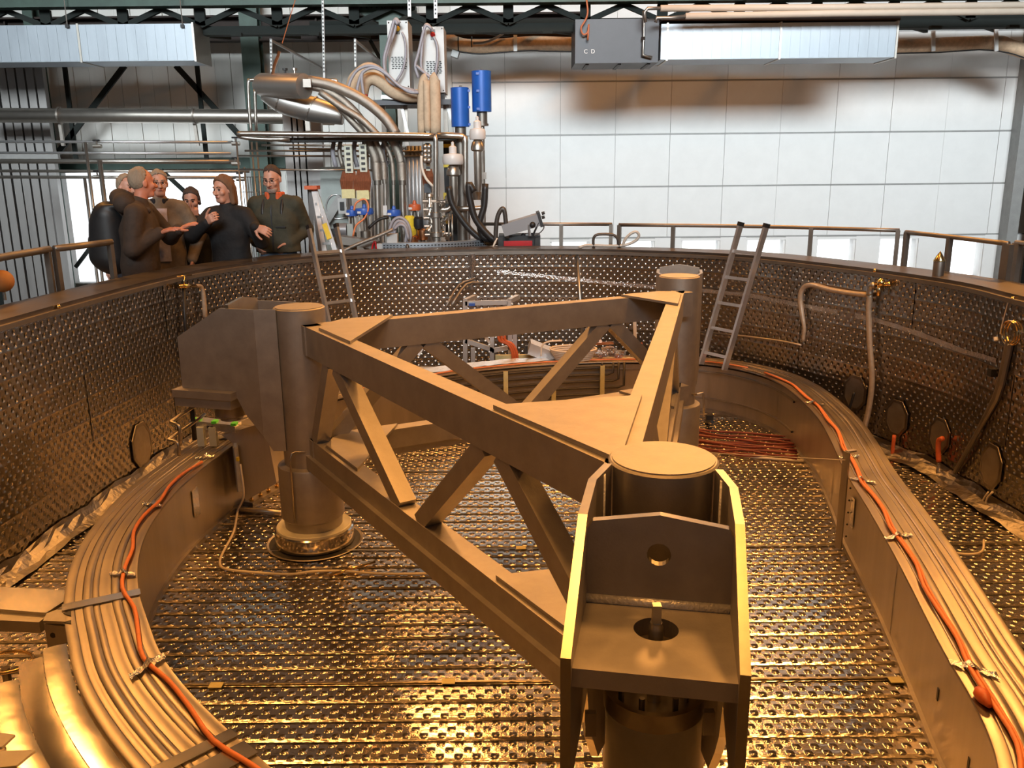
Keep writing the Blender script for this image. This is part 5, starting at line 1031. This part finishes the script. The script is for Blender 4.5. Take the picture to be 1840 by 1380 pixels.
# stepladder with orange top
t = thing('stepladder', aty(580, 455, 11.1), 'folded aluminium stepladder with an orange top behind the rim', 'stepladder')
ap = np.array(aty(561, 337, 11.3)); MB().box(ap, (.16, .2, .045)).build('orange_top', 'orange_red', t)
for (x, Y, m) in ((583, 11.0, 'alu'), (602, 11.0, 'alu'), (560, 11.6, 'grey_profile'), (577, 11.6, 'grey_profile')):
    d = np.array(aty(x, 455, Y)); e = ap + ((d - ap) * ((ap[2] - .96) / (ap[2] - d[2]))); MB().bar(ap + ((d[0] - ap[0]) * .1, 0, 0), e, .06, .03, (0, 1, 0)).build('leg', m, t)
for f in (.25, .45, .65, .85):
    e = [ap * (1 - f) + np.array(aty(x, 455, 11.0)) * f for x in (583, 602)]; MB().bar(e[0], e[1], .05, .03).build('tread', 'alu', t)
e = ap * .35 + np.array(aty(602, 455, 11.0)) * .65; u, v = ap * .45 + np.array(aty(602, 455, 11.0)) * .55, ap * .22 + np.array(aty(602, 455, 11.0)) * .78
MB().bar(u - (0, .03, 0), v - (0, .03, 0), .062, .01, (0, 1, 0)).build('yellow_sticker', 'yellow', t)
one('dark_box_small', MB().box(np.array(aty(597, 418, 11.2)), (.13, .1, .1)), 'black', 'small dark box between the stepladder and the leaning ladder', 'box')
# welding unit with monitor on the rim
t = thing('welding_unit', aty(935, 447, 11.12), 'red and black power unit standing behind the far rim', 'power unit')
p, q = np.array(aty(896, 424, 11.2)), np.array(aty(971, 450, 11.2)); zc = (p[2] + Z_RIM + .0) / 2
MB().box(((p[0] + q[0]) / 2, 11.45, (p[2] + 1.5) / 2), (q[0] - p[0], .5, p[2] - 1.5)).build('case', 'black', t); MB().box(((p[0] + q[0]) / 2 - .02, 11.195, zw(930, 441, 11.2)), ((q[0] - p[0]) * .68, .02, .12)).build('red_front', 'red', t)
MB().box(((p[0] + q[0]) / 2, 11.45, 1.15), (.5, .5, .70)).build('pedestal', 'dark_box', t)
for x in (899, 966): u = aty(x, 440, 11.17); MB().box((u[0], 11.17, u[2]), (.07, .05, .2)).build('corner_guard', 'black_rubber', t)
for k in range(3): MB().ball(np.array(aty(940 + 8 * k, 423, 11.25)), .03, 8).build('knob', 'white_plastic' if k == 1 else 'black', t, True)
t = thing('monitor_box', aty(935, 412, 11.35), 'grey instrument box tilted up on the red and black power unit', 'instrument')
a, b = P([(904, 413), (967, 394)], 11.3); MB().bar(a, b, .42, .15).build('housing', 'monitor_grey', t); d = (b - a) / np.linalg.norm(b - a); MB().bar(b, b + d * .04, .44, .19).build('front_bezel', 'black', t)
MB().cyl(*P([(950, 404), (952, 424)], 11.1), .018, 8).build('prop', 'alu', t); MB().cyl(*P([(968, 400), (957, 424)], 11.1), .012, 8).build('prop', 'black', t); MB().ball(np.array(aty(957, 404, 11.08)), .04, 10).build('pivot_knob', 'black', t, True)
for dz in (.07, .02): MB().cyl(b + d * .04 + (0, -.2, dz), b + d * .08 + (0, -.2, dz), .02, 8).build('knob', 'black', t)
t = thing('hose_arch', aty(892, 430, 11.12), 'black hose standing in a narrow arch left of the power unit', 'hose')
MB().tube(P([(891, 440), (891, 415), (894, 390), (901, 376), (906, 378), (909, 400), (911, 428)], 11.12), .03, 10, 4).build('hose', 'dark_tube', t, True)
tb('thin_lead', [(978, 404), (976, 412), (968, 420), (960, 424)], 11.05, .007, 'dark_tube', 'thin lead hanging from the tilted instrument box', 'cable')
for k in range(2): tb('thin_lead', [(893 + k, 428), (888, 440 - 3 * k), (880 + 6 * k, 447)], 10.98, .008, 'wire_white', 'thin pale lead hanging at the left of the power unit', 'cable', 'pale leads left of the power unit')
# ================================================================== visitors: each body is one blended surface
class Field:
    def __init__(s, lo, hi, h):
        s.lo = np.array(lo, float); s.h = h; s.n = np.ceil((np.array(hi) - s.lo) / h).astype(int) + 1
        s.f = np.full(s.n, .25, np.float32)
    def _sub(s, a, b, m):
        i0 = np.clip(((np.minimum(a, b) - m - s.lo) / s.h).astype(int), 0, s.n); i1 = np.clip(((np.maximum(a, b) + m - s.lo) / s.h).astype(int) + 2, 0, s.n)
        sl = tuple(slice(p, q) for p, q in zip(i0, i1)); g = [s.lo[k] + s.h * np.arange(i0[k], i1[k], dtype=np.float32) for k in range(3)]
        return sl, g[0][:, None, None], g[1][None, :, None], g[2][None, None, :]
    def _mix(s, sl, d, k, op):
        f = s.f[sl]
        if op == 'sub': d = -d; hh = np.clip(.5 - .5 * (f - d) / k, 0, 1); s.f[sl] = f * (1 - hh) + d * hh + k * hh * (1 - hh)
        else: hh = np.clip(.5 + .5 * (f - d) / k, 0, 1); s.f[sl] = f * (1 - hh) + d * hh - k * hh * (1 - hh)
    def cap(s, a, b, ra, rb=None, k=.02, op='add'):
        a = np.array(a, np.float32); b = np.array(b, np.float32); rb = ra if rb is None else rb; m = max(ra, rb) + .06
        sl, X, Y, Z = s._sub(a, b, m); ab = b - a; L = float(ab @ ab) + 1e-9
        t = np.clip(((X - a[0]) * ab[0] + (Y - a[1]) * ab[1] + (Z - a[2]) * ab[2]) / L, 0, 1)
        d = np.sqrt((X - a[0] - t * ab[0]) ** 2 + (Y - a[1] - t * ab[1]) ** 2 + (Z - a[2] - t * ab[2]) ** 2) - (ra + (rb - ra) * t)
        s._mix(sl, d, k, op); return s
    def ell(s, c, r, R=np.eye(3), k=.02, op='add', cuts=()):
        c = np.array(c, np.float32); r = np.array(r, float); m = r.max() + .06
        sl, X, Y, Z = s._sub(c, c, m); X = X - c[0]; Y = Y - c[1]; Z = Z - c[2]
        q = [X * R[0, i] + Y * R[1, i] + Z * R[2, i] for i in range(3)]
        k0 = np.sqrt(sum((q[i] / r[i]) ** 2 for i in range(3))); k1 = np.sqrt(sum((q[i] / r[i] ** 2) ** 2 for i in range(3))) + 1e-6
        d = k0 * (k0 - 1) / k1
        for n, o in cuts: d = np.maximum(d, X * n[0] + Y * n[1] + Z * n[2] - o)
        s._mix(sl, d, k, op); return s
    def plane(s, p, n):            # keep the side the normal points away from
        n = np.array(n, float); n /= np.linalg.norm(n); g = [s.lo[k] + s.h * np.arange(s.n[k], dtype=np.float32) for k in range(3)]
        s.f = np.maximum(s.f, (g[0][:, None, None] - p[0]) * n[0] + (g[1][None, :, None] - p[1]) * n[1] + (g[2][None, None, :] - p[2]) * n[2]); return s
    def mesh(s, name, m, parent):
        f = s.f; ins = f < 0
        cs = [ins[i:ins.shape[0] - 1 + i, j:ins.shape[1] - 1 + j, k:ins.shape[2] - 1 + k] for i in (0, 1) for j in (0, 1) for k in (0, 1)]
        cnt = sum(c.astype(np.int8) for c in cs); act = (cnt > 0) & (cnt < 8); I = np.argwhere(act)
        idm = np.full(act.shape, -1, np.int32); idm[act] = np.arange(len(I))
        acc = np.zeros((len(I), 3)); w = np.zeros(len(I))
        co = [np.array(c) for c in ((0, 0, 0), (0, 0, 1), (0, 1, 0), (0, 1, 1), (1, 0, 0), (1, 0, 1), (1, 1, 0), (1, 1, 1))]
        for a in range(8):
            for b in range(a + 1, 8):
                if np.abs(co[a] - co[b]).sum() != 1: continue
                fa = f[tuple((I + co[a]).T)]; fb = f[tuple((I + co[b]).T)]; x = (fa < 0) != (fb < 0); t = np.where(x, fa / (fa - fb + 1e-12), 0)
                acc += np.where(x[:, None], co[a] + t[:, None] * (co[b] - co[a]), 0); w += x
        V = s.lo + s.h * (I + acc / w[:, None]); F = []
        for ax in range(3):
            u, v = [(1, 2), (2, 0), (0, 1)][ax]
            sl0 = [slice(1, -1)] * 3; a = np.argwhere(np.diff(ins.astype(np.int8), axis=ax) != 0)
            ok = (a[:, u] > 0) & (a[:, v] > 0) & (a[:, u] < ins.shape[u] - 1) & (a[:, v] < ins.shape[v] - 1); a = a[ok]
            if not len(a): continue
            eu = np.zeros(3, int); eu[u] = 1; ev = np.zeros(3, int); ev[v] = 1
            q = np.stack([idm[tuple((a - eu - ev).T)], idm[tuple((a - ev).T)], idm[tuple(a.T)], idm[tuple((a - eu).T)]], 1)
            fl = ~ins[tuple(a.T)]; q[fl] = q[fl][:, ::-1]; F.append(q)
        F = np.vstack(F); F = F[(F >= 0).all(1)]
        b = MB(); b.v = V.tolist(); b.f = F.tolist()
        return b.build(name, m, parent, True)
for nm, c in dict(skin=(.50, .25, .17), skin_red=(.52, .20, .12), hair_grey=(.26, .20, .14), hair_brown=(.10, .05, .028), hair_dark=(.045, .026, .018), hair_red=(.14, .07, .035), coat_brown=(.040, .026, .018), black_wool=(.007, .007, .008), olive=(.035, .034, .020), tan_coat=(.19, .145, .10), shirt=(.58, .53, .60), jeans=(.13, .17, .23), dark_jeans=(.018, .020, .028), scarf=(.012, .012, .018), orange_lining=(.55, .10, .03), lips=(.32, .09, .07), beard=(.30, .22, .18), eye=(.03, .02, .015)).items(): mat(nm, c, 0, .5 if 'skin' in nm else .8, .10 if 'skin' in nm else .2, 14., bump=.15 if 'skin' in nm else .9, bscale=60 if 'hair' in nm or 'beard' in nm else 16, stretch=(1, 1, .35) if 'hair' in nm else None)
UP = np.array([0, 0, 1.])
def unit(v): v = np.array(v, float); return v / np.linalg.norm(v)
def ik(S_, H_, l1, l2, pole):
    d = H_ - S_; D = np.linalg.norm(d); D = min(D, (l1 + l2) * .995); d = unit(d); a = (l1 * l1 - l2 * l2 + D * D) / (2 * D); hgt = math.sqrt(max(l1 * l1 - a * a, 1e-6))
    p = np.array(pole, float); p = p - d * (p @ d); p = unit(p); return S_ + d * a + p * hgt, S_ + d * D
def add_hand(f, W_, d, n, s, curl=.25, point=False, side=1, spread=.10):
    """palm, four jointed fingers and a thumb from wrist W_ along d; n = out of the back of the hand"""
    d = unit(d); n = unit(n - d * (n @ d)); x = np.cross(d, n) * side
    for o in (-.028, -.009, .010, .028): f.cap(W_ + x * o * .5 * s + d * .012 * s, W_ + d * .085 * s + x * o * s, .016 * s, .013 * s, .012)
    for i, (o, L) in enumerate(zip((.030, .010, -.010, -.029), (.072, .080, .074, .058))):
        b = W_ + d * .088 * s + x * o * s; c = curl if not (point and i in (0, 1)) else .03
        if point and i > 1: c = 1.1
        dd = unit(d + x * (1.5 - i) * spread * .6); p1 = b + (dd * math.cos(c) - n * math.sin(c)) * L * .45 * s; p2 = p1 + (dd * math.cos(c * 2.2) - n * math.sin(c * 2.2)) * L * .32 * s; p3 = p2 + (dd * math.cos(c * 3) - n * math.sin(c * 3)) * L * .26 * s
        f.cap(b, p1, .0098 * s, .0090 * s, .006); f.cap(p1, p2, .0090 * s, .0084 * s, .004); f.cap(p2, p3, .0084 * s, .0072 * s, .004)
    b = W_ + d * .022 * s + x * .030 * s; p1 = b + unit(x * .8 + d * .7 - n * .25) * .042 * s; p2 = p1 + unit(x * .45 + d * .9 - n * .3) * .034 * s; p3 = p2 + unit(x * .2 + d - n * .3) * .024 * s
    f.cap(b, p1, .015 * s, .0115 * s, .012); f.cap(p1, p2, .0115 * s, .010 * s, .005); f.cap(p2, p3, .010 * s, .008 * s, .004)
def person(name_label, head_px, Y, yaw, torso_yaw, s, hands, hair, coat, trousers='dark_jeans', lean=.0, pitch=0., skin='skin', hem=.62, extras=(), shoulders=.185, Zf=.80, belly=1.0, neck_drop=.185, twist_px=None):
    H = np.array(aty(*head_px, Y)); fw = np.array([math.sin(yaw), -math.cos(yaw), 0]); rt = np.array([-fw[1], fw[0], 0]) * 1.0    # rt = the person's left
    cp, sp = math.cos(pitch), math.sin(pitch); hf = fw * cp - UP * sp; hu = UP * cp + fw * sp; hl = rt; Rm = np.stack([hl, hf, hu], 1)
    tf = np.array([math.sin(torso_yaw), -math.cos(torso_yaw), 0]); tl = np.array([-tf[1], tf[0], 0])
    root = thing('person', (H[0], H[1] + .1, Zf), name_label, 'person')
    h = .0075 * s
    N_ = H - UP * neck_drop * s - fw * .035 * s - tf * lean * .3 * s
    C_ = N_ - UP * .20 * s - tf * lean * .25 * s; Pv = N_ - UP * .56 * s - tf * lean * s
    if twist_px is not None: q = np.array(aty(*twist_px, Y)); Pv = np.array([q[0], Pv[1], Pv[2]]); C_ = .6 * N_ + .4 * Pv + (0, 0, .02)
    sh = {1: N_ + tl * shoulders * s - UP * .055 * s, -1: N_ - tl * shoulders * s - UP * .055 * s}
    hip = {i: Pv + tl * i * .09 * s - UP * .02 for i in (1, -1)}; foot = {i: np.array([*(Pv + tl * i * .11 * s)[:2], Zf + .07]) for i in (1, -1)}; knee = {i: (hip[i] + foot[i]) / 2 + tf * .03 for i in (1, -1)}
    A = {}
    for i in (1, -1):
        hd = hands.get('L' if i == 1 else 'R')
        if hd is None: W_ = sh[i] - UP * .50 * s + tl * i * .06 * s + tf * .06; pole = tl * i - tf * .6; dirn = -UP; nn = tl * i; o = {}
        else: (wx, wy, dY), pole, dirn, nn, o = hd; W_ = np.array(aty(wx, wy, Y + dY)); pole = np.array(pole, float)
        E_, W_ = ik(sh[i], W_, .295 * s, .265 * s, pole); A[i] = (E_, W_, unit(dirn), np.array(nn, float), o)
    allp = [H + UP * .16 * s, H, N_, Pv, *sh.values(), *foot.values()] + [p for a in A.values() for p in (a[0], a[1], a[1] + a[2] * .2 * s)]
    lo = np.min(allp, 0) - .2 * s; hi = np.max(allp, 0) + .2 * s; lo[2] = Zf - .02
    F = Field(lo, hi, h)
    # torso, limbs (under the clothes)
    F.cap(N_ - UP * .10 * s, Pv + UP * .1, .10 * s, .10 * s, .05); F.cap(sh[1], sh[-1], .055 * s, .055 * s, .05)
    for i in (1, -1):
        F.cap(hip[i], knee[i], .075 * s, .055 * s, .03).cap(knee[i], foot[i], .053 * s, .036 * s, .02).cap(foot[i] - UP * .03, foot[i] - UP * .03 + tf * .16 * s, .036 * s, .03 * s, .02)
        F.cap(sh[i], A[i][0], .045 * s, .036 * s, .02).cap(A[i][0], A[i][1], .036 * s, .026 * s, .02)
        if A[i][4].get('show', True): add_hand(F, A[i][1], A[i][2], A[i][3], s * 1.06, A[i][4].get('curl', .25), A[i][4].get('point', False), A[i][4].get('side', i), A[i][4].get('spread', .1))
    # neck and head
    F.cap(N_ - UP * .02, H - hu * .05 * s - hf * .012 * s, .056 * s, .054 * s, .02)
    loc = lambda x, y, z: H + (hl * x + hf * y + hu * z) * s
    F.ell(loc(0, -.012, .030), np.array([.076, .096, .092]) * s, Rm, .03); F.ell(loc(0, .022, -.035), np.array([.060, .070, .080]) * s, Rm, .03)
    F.cap(loc(-.022, .055, -.095), loc(.022, .055, -.095), .024 * s, None, .025); F.cap(loc(0, .085, .012), loc(0, .112, -.030), .009 * s, .015 * s, .014); F.cap(loc(-.014, .098, -.033), loc(.014, .098, -.033), .010 * s, None, .01)
    F.cap(loc(-.034, .079, .028), loc(.034, .079, .028), .012 * s, None, .015); F.cap(loc(-.018, .089, -.062), loc(.018, .089, -.062), .008 * s, None, .01)
    for i in (1, -1):
        F.ell(loc(i * .030, .088, .006), np.array([.017, .013, .011]) * s, Rm, .008, 'sub'); F.ell(loc(i * .046, .064, -.022), np.array([.024, .022, .024]) * s, Rm, .02)
        F.ell(loc(i * .079, -.008, -.004), np.array([.010, .022, .034]) * s, Rm, .008)
    body = F.mesh('body', skin, root)
    eb = MB(); lb = MB(); br = MB()
    for i in (1, -1):
        eb.ball(loc(i * .030, .079, .006), .0105 * s, 10); br.tube([loc(i * .014, .093, .030), loc(i * .032, .092, .036), loc(i * .050, .078, .030)], .0045 * s, 6)
    eb.build('eyes', 'eye', body, True); br.build('eyebrows', hair.get('m', 'hair_brown'), body, True)
    lb.tube([loc(-.024, .087, -.060), loc(-.008, .0965, -.058), loc(.008, .0965, -.058), loc(.024, .087, -.060)], [.003 * s, .006 * s, .006 * s, .003 * s], 6); lb.build('lips', 'lips', body, True)
    # hair
    G = Field(H - .30 * s, H + .24 * s, h); hm = hair.get('m', 'hair_brown')
    fl_ = hair.get('front', .060)      # how far forward the hairline reaches
    n1 = unit(hf * 1.0 - hu * hair.get('slope', .75)); o1 = hair.get('off', .012) * s
    G.ell(loc(0, -.014, .032), (np.array([.080, .100, .096]) + hair.get('thick', .008)) * s, Rm, .01, cuts=[(n1, o1), (-hu, hair.get('low', .075) * s)])
    for (a, b, r) in hair.get('locks', ()): G.cap(loc(*a), loc(*b), r * s, r * .85 * s, .025)
    hr = np.random.default_rng(int(head_px[0]))
    for q in range(46):            # loose tufts break up the outline of the hair
        th = hr.uniform(-PI, PI); ph = hr.uniform(.05, 1.15); dv = np.array([math.sin(th) * math.sin(ph), math.cos(th) * math.sin(ph), math.cos(ph)])
        if dv[1] - dv[2] * hair.get('slope', .75) > o1 / (.1 * s) * .9: continue
        b0 = np.array([0, -.014, .032]) + dv * (np.array([.080, .100, .096]) + hair.get('thick', .008)); b1 = b0 + np.array([hr.uniform(-.012, .012), .012 * np.sign(dv[1] + .2), -.016])
        G.cap(loc(*b0), loc(*b1), .008 * s, .005 * s, .008)
    G.mesh('hair', hm, root)
    if hair.get('beard'):
        B = Field(H - .2 * s, H + .2 * s, h); B.ell(loc(0, .026, -.050), np.array([.063, .073, .072]) * s, Rm, .01, cuts=[(hu, -.026 * s)]); B.cap(loc(-.024, .060, -.097), loc(.024, .060, -.097), .026 * s, None, .02); B.cap(loc(-.022, .093, -.048), loc(.022, .093, -.048), .007 * s, None, .01); B.ell(loc(0, .10, -.064), np.array([.022, .02, .009]) * s, Rm, .004, 'sub'); B.mesh('beard', 'beard', root)
    # coat or jumper with sleeves
    J = Field(lo, hi, .010 * s); hemp = N_ - UP * hem * s + (Pv - N_) * .0; hx = Pv - UP * (hem - .56) * s
    w = .115 * s * belly
    for i in (1, -1):
        J.cap(sh[i] * .8 + sh[-i] * .2 - UP * .02, C_ + tl * i * .085 * s, .085 * s, w, .06); J.cap(C_ + tl * i * .085 * s, Pv + tl * i * .075 * s + UP * .08, w, w * .98, .06); J.cap(Pv + tl * i * .075 * s + UP * .08, hx + tl * i * .085 * s, w * .98, w * 1.0, .05)
        J.cap(sh[i] + tl * -i * .02, A[i][0], .082 * s, .068 * s, .05); J.cap(A[i][0], A[i][1] - A[i][2] * .005, .068 * s, .050 * s, .03)
    J.cap(C_ + UP * .08 * s, hx, w * .98, w * 1.02, .05); J.cap(N_ - UP * .06 * s, C_, .085 * s, w, .05)
    J.cap(N_ + tl * .10 * s - UP * .03 * s, N_ - tl * .10 * s - UP * .03 * s, .070 * s, None, .04); J.cap(N_ - UP * .03 * s, N_ + UP * .020 * s, .076 * s, .074 * s, .02)
    J.plane(hx - UP * .0, -UP)
    jk = J.mesh('coat', coat, root)
    # trousers and shoes
    T = Field(lo, hi, .014 * s)
    T.cap(Pv + tl * .06 * s, Pv - tl * .06 * s, .115 * s, None, .05)
    for i in (1, -1): T.cap(hip[i], knee[i], .098 * s, .075 * s, .03).cap(knee[i], foot[i] + UP * .02, .072 * s, .06 * s, .02)
    T.mesh('trousers', trousers, root)
    for i in (1, -1): Sh = Field(foot[i] - .3 * s, foot[i] + .3 * s, .012); Sh.cap(foot[i] - UP * .02 - tf * .04, foot[i] - UP * .025 + tf * .17 * s, .052 * s, .045 * s, .02).plane((0, 0, Zf + .002), -UP); Sh.mesh('shoe', 'black', root)
    ctx = dict(root=root, H=H, N=N_, C=C_, P=Pv, tf=tf, tl=tl, hf=hf, hl=hl, hu=hu, s=s, loc=loc, sh=sh, A=A, lo=lo, hi=hi, body=body, w=w, hx=hx)
    for e in extras: e(ctx)
    return ctx
def glasses(c):
    L = c['loc']; m = MB()
    for i in (1, -1):
        m.tube([L(i * .032 + .021 * math.cos(a), .097, .004 + .015 * math.sin(a)) for a in np.linspace(0, 2 * PI, 14)], .0016 * c['s'], 5); m.tube([L(i * .053, .095, .008), L(i * .080, .0, .008)], .0016 * c['s'], 5)
    m.tube([L(-.011, .1, .008), L(.011, .1, .008)], .0018 * c['s'], 5); m.build('glasses', 'black', c['root'])
def collar(mt, r=.078, up=.055, gap=True):
    def f(c):
        G = Field(c['N'] - .22 * c['s'], c['N'] + .22 * c['s'], .008 * c['s'])
        for a in np.linspace(-2.5, 2.5, 13): d = -c['tf'] * math.cos(a) + c['tl'] * math.sin(a); G.cap(c['N'] + d * r * c['s'] - UP * .02 * c['s'], c['N'] + d * (r + .012) * c['s'] + UP * up * c['s'], .022 * c['s'], .016 * c['s'], .02)
        G.mesh('collar', mt, c['root'])
    return f
def hood(mt):
    def f(c):
        G = Field(c['N'] - .32 * c['s'], c['N'] + .28 * c['s'], .010 * c['s']); b = c['N'] - c['tf'] * .10 * c['s']
        G.cap(b + c['tl'] * .10 * c['s'] + UP * .03, b - c['tl'] * .10 * c['s'] + UP * .03, .085 * c['s'], None, .04); G.cap(b - c['tf'] * .05 * c['s'] + UP * .06 * c['s'], b - c['tf'] * .06 * c['s'] - UP * .06 * c['s'], .085 * c['s'], .06 * c['s'], .05)
        for i in (1, -1): G.cap(b + c['tl'] * i * .10 * c['s'] + UP * .03, c['N'] + c['tl'] * i * .06 * c['s'] + c['tf'] * .07 * c['s'] - UP * .05, .05 * c['s'], .03 * c['s'], .03)
        G.mesh('hood', mt, c['root'])
    return f
def panel_strip(mt, nm, x, w, z0, z1, out=.0):        # a strip following the chest (shirt front, zip, flap)
    def f(c):
        s = c['s']; rows = []
        for z in np.linspace(z0, z1, 9):
            ctr = c['N'] + (c['P'] - c['N']) * (z / .56)
            row = []
            for q in np.linspace(-1, 1, 5):
                xx = (x + w * q) * s; bulge = (c['w'] + .020 + out * s) * math.sqrt(max(.05, 1 - (max(0, abs(xx) - .085 * s) / c['w']) ** 2)); row.append(ctr + c['tl'] * xx + c['tf'] * (bulge - (.03 * s if z < .08 else 0)))
            rows.append(row)
        MB().sheet(rows).build(nm, mt, c['root'], True)
    return f
def backpack(c):
    s = c['s']; G = Field(c['C'] - .6 * s, c['C'] + .6 * s, .014 * s); b = c['C'] - c['tf'] * .24 * s
    G.cap(b + UP * .12 * s, b - UP * .22 * s, .13 * s, .15 * s, .05); G.cap(b + UP * .05 * s - c['tf'] * .06 * s, b - UP * .2 * s - c['tf'] * .07 * s, .10 * s, .12 * s, .05)
    for i in (1, -1): G.cap(b + c['tl'] * i * .08 * s + UP * .2 * s, c['sh'][i] * .75 + c['sh'][-i] * .25 + UP * .06 * s, .025 * s, None, .02)
    o = G.mesh('backpack', 'black', None); tag(o, 'black backpack on the back of the grey haired man in the brown coat', 'backpack')
def straps(c):
    for i in (1, -1):
        p = c['sh'][i] * .72 + c['sh'][-i] * .28; s = c['s']
        MB().tube([p + UP * .055 * s - c['tf'] * .05 * s, p + UP * .06 * s + c['tf'] * .04 * s, p + c['tf'] * .108 * s - UP * .05 * s, p + c['tf'] * .12 * s - UP * .16 * s], .018 * s, 6, 3).build('shoulder_strap', 'black', c['root'], True)
def pocket_flaps(c):
    s = c['s']
    for i in (1, -1):
        p = c['N'] - UP * .27 * s + c['tl'] * i * .085 * s + c['tf'] * (c['w'] + .020); MB().box(p, (.10 * s, .008, .012 * s), math.atan2(c['tl'][1], c['tl'][0])).build('pocket_seam', 'black', c['root'])
def cardigan_edges(c): pass
def badge(c):
    p = c['N'] - UP * .30 * c['s'] - c['tl'] * -.08 * c['s'] + c['tf'] * (c['w'] + .034); MB().box(p, (.055, .006, .075), math.atan2(c['tl'][1], c['tl'][0])).build('name_badge', 'white_plastic', c['root'])
r_ = math.radians
S_ = 1.14
person('man in olive jacket with orange collar lining looking down beside the stepladder', (489, 322), 10.35, r_(-8), r_(-4), 1.20,
       {'L': ((521, 436, -.06), (.5, .9, 0), (-.55, -.3, -1), (1, -.3, .2), dict(curl=.5)), 'R': ((460, 436, -.06), (-.5, .9, 0), (.55, -.3, -1), (-1, -.3, .2), dict(curl=.5))},
       dict(m='hair_dark', slope=.95, off=-.002, low=.06, beard=True, thick=.005), 'olive', 'jeans', pitch=.28, extras=(collar('orange_lining', .070, .05), glasses, straps, pocket_flaps, panel_strip('black', 'zip', 0, .006, .06, .50)), hem=.52, shoulders=.215, belly=1.16)
person('person in black jumper with chin-length brown hair gesturing with both hands', (401, 341), 9.9, r_(-28), r_(-12), 1.18,
       {'L': ((459, 408, -.36), (.3, .5, -1), (.85, -.35, -.25), (.1, -1, .5), dict(curl=.35, side=1)), 'R': ((372, 400, -.30), (-.8, .3, -.6), (.5, -.5, .35), (-.4, -.9, .0), dict(curl=.6, side=-1))},
       dict(m='hair_red', slope=.60, off=.034, low=.08, thick=.014, locks=[((.072, -.02, .03), (.078, -.03, -.12), .030), ((-.072, -.02, .03), (-.076, -.03, -.12), .030), ((.05, -.07, .0), (.05, -.075, -.13), .04), ((-.05, -.07, .0), (-.05, -.075, -.13), .04)]), 'black_wool', 'dark_jeans', extras=(), hem=.60, shoulders=.195, pitch=.08)
person('woman in black with tied dark hair holding a finger to her lips, behind the group', (344, 359), 10.7, r_(8), r_(-5), 1.12,
       {'R': ((352, 393, -.24), (-1, .2, -.6), (.02, -.25, 1), (.5, -.8, .1), dict(curl=.5, point=True, side=-1)), },
       dict(m='hair_dark', slope=.72, off=.022, low=.06, thick=.008, locks=[((.07, .0, .02), (.075, -.02, -.05), .022), ((-.07, .0, .02), (-.075, -.02, -.05), .022), ((0, -.10, .03), (0, -.12, .0), .05)]), 'black_wool', 'dark_jeans', pitch=.30, extras=(panel_strip('grey_panel', 'grey_top', 0, .03, .0, .2, -.0),), hem=.66, shoulders=.165, neck_drop=.215)
person('man with glasses in tan coat over a pale lilac shirt and dark scarf', (285, 330), 9.7, r_(28), r_(12), 1.13,
       {}, dict(m='hair_grey', slope=.95, off=.012, low=.07, thick=.008), 'tan_coat', 'dark_jeans', extras=(glasses, collar('scarf', .066, .03), panel_strip('shirt', 'shirt_front', .02, .055, .05, .56, .006), badge), hem=.75, shoulders=.195)
person('grey haired man in long brown hooded coat holding out both hands, nearest of all', (256, 329), 9.0, r_(132), r_(100), 1.21,
       {'R': ((287, 418, -.18), (-.6, -.5, -.8), (1, -.15, .28), (.1, -.25, 1), dict(curl=.14, side=-1)), 'L': ((322, 412, .14), (-.2, .9, -.8), (1, -.12, .42), (.1, -.25, 1), dict(curl=.14, side=1))},
       dict(m='hair_grey', slope=.30, off=.010, low=.085, thick=.004), 'coat_brown', 'dark_jeans', lean=.03, skin='skin_red', extras=(hood('coat_brown'), backpack), hem=.86, shoulders=.225, belly=1.18, twist_px=(250, 430))
person('man almost hidden behind the grey haired man, only his brown hair showing', (229, 338), 9.9, r_(60), r_(20), 1.15, {}, dict(m='hair_grey', slope=.5, off=.01), 'coat_brown')
